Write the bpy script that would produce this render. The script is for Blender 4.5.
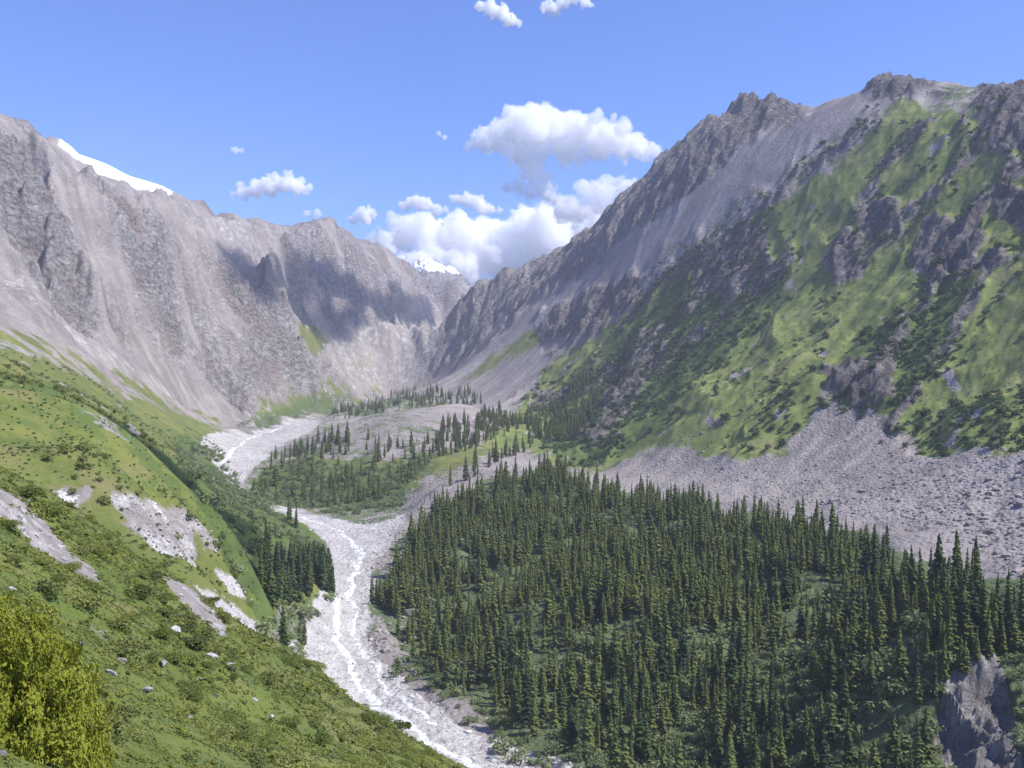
import bpy, bmesh, math, random
import numpy as np
from mathutils import Vector

random.seed(7)
RNG = np.random.default_rng(7)
R = math.radians
scene = bpy.context.scene
for o in list(bpy.data.objects):
    bpy.data.objects.remove(o)
COL = scene.collection

# ------------------------------------------------------------------ camera
F, CX, HY = 980.0, 512.0, 400.0          # focal length in pixels, centre column, horizon row
cam_data = bpy.data.cameras.new("camera")
cam_data.sensor_width = 36.0
cam_data.lens = F / 1024.0 * 36.0
cam_data.shift_y = (HY - 384.0) / 1024.0
cam_data.clip_start = 0.5
cam_data.clip_end = 60000.0
cam = bpy.data.objects.new("camera", cam_data)
cam.location = (0, 0, 0)
cam.rotation_euler = (R(90), 0, 0)
COL.objects.link(cam)
scene.camera = cam

# ------------------------------------------------------------------ light
SUN_AZ, SUN_EL = 104.0, 51.0              # azimuth clockwise from the view direction (+Y)
sun_dir = Vector((math.sin(R(SUN_AZ)) * math.cos(R(SUN_EL)), math.cos(R(SUN_AZ)) * math.cos(R(SUN_EL)), math.sin(R(SUN_EL))))
sl = bpy.data.lights.new("sun", 'SUN')
sl.energy = 5.0
sl.angle = R(0.53)
sl.color = (1.0, 0.95, 0.88)
sun = bpy.data.objects.new("sun", sl)
sun.rotation_euler = (-sun_dir).to_track_quat('-Z', 'Y').to_euler()
sun.location = sun_dir * 3000
COL.objects.link(sun)

world = bpy.data.worlds.new("World")
scene.world = world
world.use_nodes = True
wn = world.node_tree
wn.nodes.clear()
sky = wn.nodes.new('ShaderNodeTexSky')
sky.sky_type = 'NISHITA'
sky.sun_disc = False
sky.sun_elevation = R(SUN_EL)
sky.sun_rotation = R(SUN_AZ)
sky.altitude = 2400
sky.air_density = 1.35
sky.dust_density = 0.35
sky.ozone_density = 2.2
tint = wn.nodes.new('ShaderNodeMix')
tint.data_type = 'RGBA'
tint.blend_type = 'MULTIPLY'
tint.inputs[0].default_value = 1.0
tint.inputs[7].default_value = (0.57, 0.72, 1.17, 1)
bg = wn.nodes.new('ShaderNodeBackground')
bg.inputs[1].default_value = 0.13
wo = wn.nodes.new('ShaderNodeOutputWorld')
wn.links.new(sky.outputs[0], tint.inputs[6])
wn.links.new(tint.outputs[2], bg.inputs[0])
wn.links.new(bg.outputs[0], wo.inputs[0])

scene.view_settings.view_transform = 'Standard'
scene.view_settings.look = 'None'
scene.view_settings.gamma = 1.0
scene.view_settings.exposure = 0.5
scene.view_settings.use_curve_mapping = False
scene.render.engine = 'CYCLES'
cy = scene.cycles
cy.max_bounces = 42
cy.diffuse_bounces = 2
cy.glossy_bounces = 2
cy.transmission_bounces = 4
cy.volume_bounces = 40
cy.transparent_max_bounces = 12
cy.use_denoising = True
cy.use_adaptive_sampling = True
cy.adaptive_threshold = 0.015
cy.sample_clamp_indirect = 8.0

# ------------------------------------------------------------------ helpers
def tag(o, label=None, cat=None, group=None, kind=None):
    if label: o['label'] = label
    if cat: o['category'] = cat
    if group: o['group'] = group
    if kind: o['kind'] = kind
    return o

def mesh_np(name, verts, faces, mat=None, smooth=True):
    """faces: (n,3) or (n,4) int array, or list of such arrays"""
    me = bpy.data.meshes.new(name)
    fl = faces if isinstance(faces, list) else [faces]
    fl = [np.asarray(f, np.int32) for f in fl if len(f)]
    verts = np.asarray(verts, np.float32)
    me.vertices.add(len(verts))
    me.vertices.foreach_set('co', verts.ravel())
    tot = np.concatenate([np.full(len(f), f.shape[1], np.int32) for f in fl])
    idx = np.concatenate([f.ravel() for f in fl])
    me.loops.add(len(idx))
    me.loops.foreach_set('vertex_index', idx)
    me.polygons.add(len(tot))
    st = np.concatenate([[0], np.cumsum(tot)[:-1]]).astype(np.int32)
    me.polygons.foreach_set('loop_start', st)
    me.polygons.foreach_set('use_smooth', np.full(len(tot), smooth, bool))
    me.update(calc_edges=True)
    if mat: me.materials.append(mat)
    return me

def obj_np(name, verts, faces, mat=None, smooth=True, parent=None):
    o = bpy.data.objects.new(name, mesh_np(name, verts, faces, mat, smooth))
    COL.objects.link(o)
    if parent: o.parent = parent
    return o

def copy_tree(o, parent=None):
    c = o.copy()
    COL.objects.link(c)
    c.parent = parent
    for ch in list(o.children):
        copy_tree(ch, c)
    return c

# gradient noise, vectorised ------------------------------------------------
_P = np.random.default_rng(3).permutation(512).astype(np.int64)
_P = np.concatenate([_P, _P, _P])
_ANG = np.random.default_rng(4).uniform(0, 2 * np.pi, 512)
_GX, _GY = np.cos(_ANG), np.sin(_ANG)
_G3 = np.random.default_rng(5).normal(size=(512, 3)); _G3 /= np.linalg.norm(_G3, axis=1)[:, None]

def perlin2(x, y):
    xi = np.floor(x).astype(np.int64); yi = np.floor(y).astype(np.int64)
    xf, yf = x - xi, y - yi
    xi &= 511; yi &= 511
    x1 = (xi + 1) & 511; y1 = (yi + 1) & 511
    u = xf * xf * xf * (xf * (xf * 6 - 15) + 10); v = yf * yf * yf * (yf * (yf * 6 - 15) + 10)
    a = _P[_P[xi] + yi]; b = _P[_P[x1] + yi]; c = _P[_P[xi] + y1]; d = _P[_P[x1] + y1]
    na = _GX[a] * xf + _GY[a] * yf
    nb = _GX[b] * (xf - 1) + _GY[b] * yf
    nc = _GX[c] * xf + _GY[c] * (yf - 1)
    nd = _GX[d] * (xf - 1) + _GY[d] * (yf - 1)
    t = na + u * (nb - na)
    return (t + v * (nc + u * (nd - nc) - t)) * 1.4

def perlin3(x, y, z):
    xi = np.floor(x).astype(np.int64); yi = np.floor(y).astype(np.int64); zi = np.floor(z).astype(np.int64)
    xf, yf, zf = x - xi, y - yi, z - zi
    f = lambda t: t * t * t * (t * (t * 6 - 15) + 10)
    u, v, w = f(xf), f(yf), f(zf)
    out = 0
    for dx in (0, 1):
        wx = u if dx else 1 - u
        for dy in (0, 1):
            wy = v if dy else 1 - v
            for dz in (0, 1):
                h = _P[_P[_P[(xi + dx) & 511] + ((yi + dy) & 511)] + ((zi + dz) & 511)]
                g = _G3[h]
                out = out + wx * wy * (w if dz else 1 - w) * (g[..., 0] * (xf - dx) + g[..., 1] * (yf - dy) + g[..., 2] * (zf - dz))
    return out * 1.4

def fbm(x, y, o=4, lac=2.03, g=0.5):
    s = 0; a = 1.0
    for i in range(o):
        s = s + a * perlin2(x + 17.3 * i, y - 9.1 * i)
        x = x * lac; y = y * lac; a *= g
    return s

def ridged(x, y, o=5, lac=2.07, g=0.52):
    s = 0; a = 1.0; w = 1.0
    for i in range(o):
        n = 1 - np.abs(perlin2(x + 31.7 * i, y + 11.9 * i)) * 1.6
        n = np.clip(n, 0, 1) ** 2
        s = s + a * n * w
        w = np.clip(n * 1.6, 0.15, 1)
        x = x * lac; y = y * lac; a *= g
    return s

# pixel <-> world ------------------------------------------------------------
def W(px, py, Y):
    return ((px - CX) / F * Y, Y, (HY - py) / F * Y)

def proj(x, y, z):
    return CX + F * x / y, HY - F * z / y

class TPS:
    def __init__(s, pts, lam=0.0, sc=1000.0):
        p = np.array(pts, float)
        s.sc = sc
        s.p = p[:, :2] / sc
        n = len(p)
        K = s.k(s.p, s.p) + lam * np.eye(n)
        P = np.hstack([np.ones((n, 1)), s.p])
        A = np.zeros((n + 3, n + 3)); A[:n, :n] = K; A[:n, n:] = P; A[n:, :n] = P.T
        s.w = np.linalg.solve(A, np.concatenate([p[:, 2], np.zeros(3)]))
    def k(s, a, b):
        d2 = ((a[:, None, :] - b[None]) ** 2).sum(-1)
        return 0.5 * d2 * np.log(d2 + 1e-12)
    def __call__(s, x, y):
        x = np.asarray(x, float); sh = x.shape
        q = np.stack([x.ravel(), np.asarray(y, float).ravel()], 1) / s.sc
        out = np.empty(len(q))
        n = len(s.p)
        for i in range(0, len(q), 60000):
            c = q[i:i + 60000]
            out[i:i + 60000] = s.k(c, s.p) @ s.w[:n] + s.w[n] + c @ s.w[n + 1:]
        return out.reshape(sh)

# ------------------------------------------------------------------ the lie of the land
G = []
def g(*pts):
    for p in pts: G.append(W(*p))
def gw(*pts):
    for p in pts: G.append(p)

# left mountain: skyline, face, foot
g((-150, 80, 1650), (0, 112, 1900), (60, 143, 2050), (110, 166, 2250), (165, 188, 2450), (205, 206, 2600), (250, 216, 2800),
  (300, 224, 3050), (330, 221, 3200), (352, 231, 3350), (390, 254, 3600), (420, 273, 3800), (450, 284, 4000), (466, 292, 4200))
gw((-1500, 2400, 480), (-1250, 2900, 420), (-1000, 3700, 480), (-600, 4400, 480), (-300, 5000, 420), (-1900, 1700, 700), (-1500, 5000, 300), (100, 5400, 420))
g((0, 300, 1300), (100, 352, 1500), (200, 402, 1800), (245, 408, 2000), (0, 200, 1600), (100, 250, 1830), (200, 300, 2130), (280, 385, 2350),
  (300, 398, 2400), (340, 392, 2550), (330, 345, 2800), (260, 262, 2650), (265, 300, 2450), (390, 330, 3200), (430, 345, 3600), (440, 330, 3900), (385, 385, 2900), (415, 372, 3350),
  (200, 250, 2350), (330, 290, 2950))
for p_ in [(0, 112, 1900), (60, 143, 2050), (110, 166, 2250), (165, 188, 2450), (205, 206, 2600), (250, 216, 2800), (300, 224, 3050), (330, 221, 3200), (352, 231, 3350), (390, 254, 3600)]:
    g((p_[0], p_[1] + 5, p_[2] * 1.05), (p_[0], p_[1] + 34, p_[2] * 1.15))
# left hillside above the brow
g((0, 330, 950), (100, 384, 1150), (180, 424, 1400), (215, 438, 1560), (0, 358, 620), (60, 390, 680), (110, 420, 740), (170, 456, 790),
  (206, 486, 830), (245, 500, 900), (255, 540, 720), (-200, 300, 800), (-200, 200, 1300))
# brow and gully behind it
g((-150, 310, 440), (0, 376, 430), (60, 403, 425), (110, 431, 415), (170, 469, 405), (206, 502, 395), (238, 545, 410))
gw((-255, 540, -2), (-215, 535, -20), (-180, 520, -36), (-150, 510, -58), (-130, 520, -78))
# meadow bench, scar, foot
g((0, 440, 300), (60, 460, 290), (120, 488, 295), (150, 500, 320), (216, 534, 362), (180, 576, 332), (225, 584, 374), (205, 596, 345), (242, 612, 425),
  (262, 642, 445), (-100, 420, 280))
gw((-100, 230, -40), (-70, 240, -58), (-40, 150, -95), (0, 200, -125), (-150, 150, -5), (40, 250, -150), (100, 250, -140))
# river
RIV = [(310, 424, 1900), (290, 432, 1760), (262, 446, 1570), (245, 462, 1400), (236, 482, 1250), (250, 495, 1120), (272, 508, 1010), (305, 518, 950), (350, 542, 870),
       (362, 572, 790), (346, 602, 715), (350, 632, 650), (372, 662, 590), (405, 702, 525), (442, 732, 478), (500, 762, 440), (560, 790, 405), (640, 830, 365)]
g(*RIV)
g((300, 662, 520), (330, 692, 492), (250, 604, 540), (262, 606, 600), (330, 592, 690), (400, 748, 440), (285, 560, 760))
# forest bench and its bank
g((600, 762, 432), (700, 768, 418), (800, 768, 402), (890, 762, 385), (640, 620, 560), (500, 602, 690), (450, 562, 790), (402, 602, 705), (420, 502, 1010),
  (480, 462, 1170), (560, 470, 1110), (640, 490, 1000), (750, 552, 710), (850, 562, 625), (750, 652, 525), (850, 652, 485), (385, 562, 805), (432, 492, 1010), (540, 690, 520))
g((945, 665, 405), (945, 768, 368), (1024, 622, 422), (1040, 768, 345), (1200, 600, 420), (1200, 800, 330), (985, 700, 392))
# moraine mounds
g((262, 500, 1090), (340, 514, 1010), (400, 510, 1010), (272, 462, 1320), (330, 440, 1460), (362, 421, 1520), (432, 408, 1620), (470, 406, 1720), (500, 421, 1660), (450, 450, 1310),
  (400, 402, 2120), (380, 401, 2350))
gw((-270, 1720, -52), (-160, 1850, -36))
# right mountain: foot, face, skyline
g((1024, 545, 600), (1180, 540, 520), (900, 500, 760), (780, 480, 910), (690, 474, 1060), (600, 468, 1210), (520, 440, 1480), (500, 420, 1720), (440, 404, 2150), (400, 396, 2450),
  (900, 420, 960), (780, 420, 1060), (1024, 440, 770), (1024, 250, 1130), (900, 250, 1380), (780, 250, 1640), (660, 300, 1850), (560, 340, 2180), (700, 400, 1240))
g((436, 366, 2930), (446, 330, 3000), (463, 302, 3060), (480, 290, 3060), (505, 275, 3020), (540, 263, 2960), (575, 243, 2900), (615, 214, 2810), (640, 190, 2720), (690, 138, 2520),
  (740, 112, 2320), (775, 110, 2220), (800, 112, 2110), (840, 98, 1990), (890, 84, 1860), (940, 92, 1720), (980, 98, 1620), (1024, 96, 1500), (1150, 85, 1280), (1350, 70, 1000))
gw((-120, 3350, 180), (250, 3400, 330), (500, 3100, 520), (800, 2700, 560), (1000, 2200, 500), (1100, 1700, 420), (1200, 1300, 330), (-215, 3250, 140), (900, 3800, 350), (1500, 2200, 300), (1300, 900, 250))
base = TPS(G, lam=2e-5)

# ------------------------------------------------------------------ cover of the ground (what grows or lies where)
MX0, MY0, MW, MH = -300, -100, 1624, 1000
def poly_mask(polys, blur=3):
    m = np.zeros((MH, MW), np.float32)
    for P in polys:
        P = np.array(P, float)
        x0, x1 = int(max(P[:, 0].min() - 1, MX0)), int(min(P[:, 0].max() + 2, MX0 + MW))
        y0, y1 = int(max(P[:, 1].min() - 1, MY0)), int(min(P[:, 1].max() + 2, MY0 + MH))
        if x1 <= x0 or y1 <= y0: continue
        xs, ys = np.meshgrid(np.arange(x0, x1) + 0.5, np.arange(y0, y1) + 0.5)
        ins = np.zeros(xs.shape, bool)
        Q = np.roll(P, -1, 0)
        for (ax, ay), (bx, by) in zip(P, Q):
            if ay == by: continue
            c = ((ay > ys) != (by > ys)) & (xs < (bx - ax) * (ys - ay) / (by - ay) + ax)
            ins ^= c
        sub = m[y0 - MY0:y1 - MY0, x0 - MX0:x1 - MX0]
        np.maximum(sub, ins.astype(np.float32), out=sub)
    return blur_img(m, blur)

def blur_img(m, r):
    r = int(r)
    if r < 1: return m
    for _ in range(2):
        for ax in (0, 1):
            pad = [(0, 0), (0, 0)]; pad[ax] = (r + 1, r)
            c = np.cumsum(np.pad(m, pad, mode='edge'), axis=ax)
            n = m.shape[ax]
            a = np.take(c, np.arange(2 * r + 1, n + 2 * r + 1), axis=ax); b = np.take(c, np.arange(0, n), axis=ax)
            m = (a - b) / (2 * r + 1)
    return m.astype(np.float32)

def rib_mask(lines, blur=0, sharp=False):
    """lines: list of (width, [(px,py)...]); gaussian falloff around each polyline"""
    m = np.zeros((MH, MW), np.float32)
    for wd, L in lines:
        for (ax, ay), (bx, by) in zip(L[:-1], L[1:]):
            x0, x1 = int(max(min(ax, bx) - 3 * wd, MX0)), int(min(max(ax, bx) + 3 * wd, MX0 + MW))
            y0, y1 = int(max(min(ay, by) - 3 * wd, MY0)), int(min(max(ay, by) + 3 * wd, MY0 + MH))
            if x1 <= x0 or y1 <= y0: continue
            xs, ys = np.meshgrid(np.arange(x0, x1) + 0.5, np.arange(y0, y1) + 0.5)
            dx, dy = bx - ax, by - ay
            t = np.clip(((xs - ax) * dx + (ys - ay) * dy) / (dx * dx + dy * dy + 1e-9), 0, 1)
            d2 = (xs - ax - t * dx) ** 2 + (ys - ay - t * dy) ** 2
            sub = m[y0 - MY0:y1 - MY0, x0 - MX0:x1 - MX0]
            np.maximum(sub, (np.exp(-np.sqrt(d2) / wd) if sharp else np.exp(-d2 / (wd * wd))).astype(np.float32), out=sub)
    return blur_img(m, blur)

def samp(m, px, py):
    u = np.clip(px - MX0 - 0.5, 0, MW - 1.001); v = np.clip(py - MY0 - 0.5, 0, MH - 1.001)
    i = u.astype(np.int32); j = v.astype(np.int32)
    fu, fv = u - i, v - j
    a = m[j, i] * (1 - fu) + m[j, i + 1] * fu
    b = m[j + 1, i] * (1 - fu) + m[j + 1, i + 1] * fu
    return a * (1 - fv) + b * fv

LM = [(-400, -300), (470, -300), (470, 285), (438, 330), (434, 368), (395, 402), (300, 415), (240, 432), (150, 405), (60, 362), (0, 335), (-400, 250)]
RM = [(400, 402), (434, 368), (438, 330), (470, 285), (470, -300), (1500, -300), (1500, 500), (1024, 470), (900, 470), (800, 470), (720, 470), (600, 480), (480, 440)]
ROCK = [  # bare cliffs and crags
    [(430, 372), (446, 322), (463, 298), (505, 266), (575, 236), (640, 181), (690, 126), (720, 92), (790, 90), (806, 118), (760, 128), (720, 165), (690, 192), (650, 215), (600, 262), (565, 282), (530, 300), (500, 332), (466, 354), (440, 372)],
    [(865, 95), (890, 65), (925, 85), (915, 100)], [(975, 105), (985, 82), (1030, 78), (1080, 120), (1024, 150), (990, 140)],
    [(820, 262), (845, 232), (868, 238), (862, 275), (835, 285)], [(850, 205), (895, 200), (905, 235), (880, 240), (855, 225)],
    [(925, 215), (985, 235), (975, 275), (940, 290), (910, 260)], [(820, 365), (890, 352), (895, 400), (862, 412), (835, 392)],
    [(575, 440), (600, 400), (625, 355), (655, 330), (668, 352), (640, 390), (610, 430), (590, 445)], [(535, 320), (590, 290), (640, 275), (640, 300), (600, 330), (545, 345)],
    [(1000, 180), (1040, 200), (1040, 240), (995, 215)], [(700, 240), (760, 225), (775, 265), (730, 300), (690, 290)]]
ROCKRIB = [(11, [(1000, 110), (950, 180), (900, 225), (850, 260)]), (10, [(1024, 160), (975, 215), (950, 265), (905, 330), (860, 385)]),
           (9, [(880, 120), (820, 160), (760, 210), (700, 255), (640, 300)]), (10, [(790, 260), (740, 300), (690, 340), (640, 380), (600, 430)]),
           (9, [(700, 300), (640, 345), (590, 385), (540, 400)]), (9, [(1024, 250), (985, 270), (960, 320), (930, 360)]), (8, [(930, 120), (890, 160), (860, 205)]),
           (9, [(960, 130), (1000, 150), (1024, 170)]), (8, [(960, 330), (920, 390), (890, 430)])]
SCREE = [  # grey scree on the right side
    [(800, 108), (885, 82), (872, 108), (810, 150), (745, 195), (690, 232), (640, 265), (600, 292), (560, 322), (540, 350), (556, 358), (520, 392), (470, 440), (430, 450), (440, 415), (400, 412), (392, 402), (436, 372), (480, 352), (530, 305), (600, 265), (690, 192), (760, 128)],
    [(585, 478), (640, 455), (722, 424), (712, 455), (742, 466), (775, 452), (800, 432), (826, 405), (880, 415), (892, 440), (935, 457), (1024, 446), (1324, 430), (1324, 620), (1024, 585), (980, 545), (870, 518), (760, 508), (690, 494), (620, 492)],
    [(298, 450), (340, 420), (400, 404), (468, 404), (486, 425), (470, 440), (420, 452), (350, 458), (315, 456)], [(340, 462), (370, 446), (398, 452), (372, 468)],
    [(368, 578), (380, 548), (420, 498), (408, 488), (440, 472), (490, 454), (535, 428), (562, 420), (548, 446), (490, 482), (438, 510), (414, 545), (390, 588)],
    [(370, 645), (415, 600), (412, 640), (385, 662)], [(840, 480), (845, 440), (838, 400), (872, 405), (890, 470)], [(850, 595), (895, 580), (890, 605), (862, 606)]]
PALE = [  # river gravel, white scree, scars
    [(200, 440), (215, 430), (243, 433), (300, 416), (322, 420), (312, 432), (272, 450), (256, 470), (242, 490), (222, 480), (214, 460)],
    [(262, 503), (290, 507), (350, 524), (392, 522), (412, 508), (394, 540), (370, 570), (376, 600), (370, 640), (402, 680), (442, 708), (500, 738), (570, 768), (620, 800), (480, 800), (430, 752), (380, 722), (300, 682), (240, 640), (222, 600), (262, 628), (302, 642), (312, 600), (336, 572), (330, 545), (300, 520)],
    [(112, 500), (140, 502), (172, 508), (205, 526), (224, 546), (222, 558), (205, 552), (198, 566), (182, 556), (160, 553), (148, 540), (128, 522)], [(52, 486), (68, 485), (84, 492), (80, 503), (60, 497)],
    [(190, 588), (215, 595), (255, 622), (300, 650), (330, 672), (310, 690), (270, 668), (230, 640), (205, 612)], [(215, 575), (240, 582), (252, 600), (232, 600)],
    [(275, 552), (300, 549), (304, 562), (282, 564)],
    ]
CLIFF = [[(938, 700), (950, 668), (985, 652), (1004, 645), (1018, 690), (1026, 740), (1030, 830), (925, 830)]]
GRASS = [
    [(895, 100), (980, 115), (1324, 140), (1324, 440), (1024, 450), (900, 430), (830, 380), (780, 450), (740, 462), (640, 440), (560, 420), (540, 370), (640, 300), (700, 250), (780, 200), (850, 150)],
    [(842, 205), (800, 232), (778, 300), (742, 350), (690, 388), (680, 425), (722, 440), (740, 462), (782, 452), (822, 402), (832, 360), (852, 330), (852, 292), (822, 270), (850, 230)],
    [(985, 216), (1024, 240), (1324, 260), (1324, 440), (1024, 450), (935, 455), (900, 425), (932, 380), (972, 330), (1000, 290)],
    [(890, 105), (860, 170), (800, 225), (740, 240), (640, 300), (620, 330), (560, 370), (520, 400), (540, 420), (600, 400), (700, 300), (900, 220), (960, 150)],
    [(545, 320), (500, 350), (452, 382), (468, 384), (530, 348), (555, 328)],
    [(-300, 320), (0, 345), (60, 362), (150, 402), (235, 430), (215, 440), (240, 500), (262, 530), (300, 545), (270, 612), (262, 655), (230, 660), (160, 660), (120, 900), (-300, 900)],
    [(250, 500), (262, 470), (300, 455), (370, 462), (430, 452), (520, 440), (480, 460), (410, 490), (345, 515)],
    [(480, 440), (560, 380), (640, 420), (720, 425), (640, 455), (590, 475)],
    [(290, 352), (312, 325), (332, 345), (310, 360)], [(230, 420), (290, 395), (330, 398), (300, 415)],
    [(245, 490), (300, 520), (332, 548), (335, 595), (262, 620), (235, 600), (170, 570), (180, 540), (225, 545)], [(330, 375), (380, 350), (400, 345), (360, 372)]]
SHRUB = [
    [(560, 400), (640, 300), (700, 240), (780, 210), (790, 300), (740, 350), (690, 390), (660, 430), (590, 470), (540, 450)],
    [(860, 330), (930, 300), (985, 270), (965, 330), (930, 385), (900, 430), (870, 410), (820, 405)],
    [(170, 430), (215, 440), (245, 495), (300, 525), (330, 550), (255, 595), (225, 570), (215, 530), (190, 490)],
    [(366, 610), (398, 573), (420, 538), (446, 506), (492, 479), (560, 472), (600, 488), (690, 504), (760, 518), (860, 532), (900, 560), (1000, 580), (1060, 610), (1060, 900), (560, 900), (560, 768), (480, 715), (400, 660)],
    [(250, 500), (262, 470), (300, 460), (370, 468), (440, 455), (410, 485), (400, 510), (345, 515)], [(230, 425), (290, 400), (400, 395), (480, 400), (340, 416), (300, 415), (240, 432)]]
APRON = [[(-300, 200), (0, 262), (70, 318), (160, 350), (235, 400), (245, 440), (150, 410), (60, 366), (-300, 320)], [(165, 222), (205, 232), (250, 268), (235, 285), (190, 262)], [(205, 214), (250, 224), (318, 230), (300, 250), (270, 268), (235, 262)], [(120, 190), (150, 200), (175, 250), (150, 260)], [(350, 330), (430, 345), (430, 372), (380, 390), (340, 380)], [(52, 178), (66, 178), (108, 270), (165, 345), (150, 352), (92, 285)], [(150, 205), (166, 206), (205, 285), (250, 372), (232, 380), (185, 290)], [(300, 300), (312, 300), (335, 345), (352, 385), (338, 385)]]
PALE2 = [[(335, 335), (392, 318), (436, 302), (446, 318), (436, 366), (405, 384), (350, 392), (330, 372)], [(650, 208), (636, 232), (575, 285), (520, 342), (440, 388), (430, 386), (520, 330), (572, 278), (630, 228)], [(552, 358), (530, 375), (500, 402), (472, 428), (458, 424), (500, 394), (545, 358)],
         [(0, 262), (60, 310), (110, 350), (180, 395), (170, 398), (90, 350), (0, 282)], [(70, 395), (110, 408), (105, 416), (75, 402)], [(195, 215), (235, 225), (262, 262), (290, 250), (262, 270), (225, 250)], [(430, 232), (470, 225), (480, 240)]]
SNOW = [[(48, 125), (70, 129), (90, 140), (118, 151), (145, 164), (174, 182), (172, 194), (158, 193), (146, 190), (134, 189), (126, 182), (112, 178), (100, 174), (88, 164), (74, 158), (60, 146)]]

M_up = poly_mask([[(-300, 270), (0, 312), (70, 352), (160, 385), (235, 425), (240, 445), (150, 430), (0, 380), (-300, 360)], [(250, 400), (330, 385), (400, 375), (400, 400), (300, 412), (240, 425)]], 12)
M_crest = rib_mask([(21, [(-300, 30), (0, 112), (60, 143), (110, 166), (165, 188), (205, 206), (250, 216), (300, 224), (330, 221), (352, 231), (390, 254), (420, 273), (450, 284), (470, 292)])])
M_lrib = rib_mask([(15, [(92, 192), (145, 240), (200, 300), (250, 370)]), (13, [(0, 180), (50, 240), (95, 300)]), (13, [(150, 212), (192, 248), (245, 300), (300, 345)]), (14, [(330, 232), (285, 262), (262, 300), (280, 350), (325, 385)]),
                    (12, [(350, 240), (395, 285), (435, 310)]), (10, [(205, 215), (240, 240), (275, 262)]), (11, [(310, 300), (350, 330), (390, 345), (430, 335)]), (10, [(32, 152), (62, 196), (110, 240), (160, 320)])], blur=2, sharp=True)
M_cliff = poly_mask(CLIFF, 4); M_apron = poly_mask(APRON, 8); M_pale2 = poly_mask(PALE2, 2); M_rock = poly_mask(ROCK, 3); M_rib = rib_mask(ROCKRIB); M_scree = poly_mask(SCREE, 4); M_pale = poly_mask(PALE, 2)
M_grass = poly_mask(GRASS, 7); M_shrub = poly_mask(SHRUB, 6); M_snow = poly_mask(SNOW, 1); M_snoww = poly_mask(SNOW, 12)
M_scar = poly_mask(PALE[2:4], 4); M_meadow = poly_mask(GRASS[1:3] + SCREE[1:2], 10); M_lm = poly_mask([LM], 8); M_rm = poly_mask([RM], 8)
M_forest = poly_mask([SHRUB[3]], 5)

# spires and knobs along the right skyline: px, depth, radius m, height m
SPIRES = [(690, 2500, 18, 6), (705, 2470, 18, 12), (718, 2430, 20, 20), (736, 2360, 19, 26), (749, 2330, 19, 27), (765, 2280, 17, 28), (780, 2250, 13, 22),
          (788, 2190, 12, 12), (804, 2120, 13, 15), (664, 2630, 18, 8), (650, 2700, 18, 10), (632, 2760, 16, 9), (612, 2830, 16, 8), (891, 1860, 22, 12), (905, 1860, 17, 3), (958, 1690, 10, 8),
          (994, 1610, 18, 6), (1010, 1590, 20, 3), (578, 2900, 20, 16), (505, 3030, 24, 22), (480, 3060, 24, 20), (462, 3060, 26, 12), (540, 2970, 25, 14), (868, 1900, 10, 7), (205, 2600, 18, 10), (322, 3180, 30, 14), (60, 2060, 22, 12), (30, 1980, 20, 8)]

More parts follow.
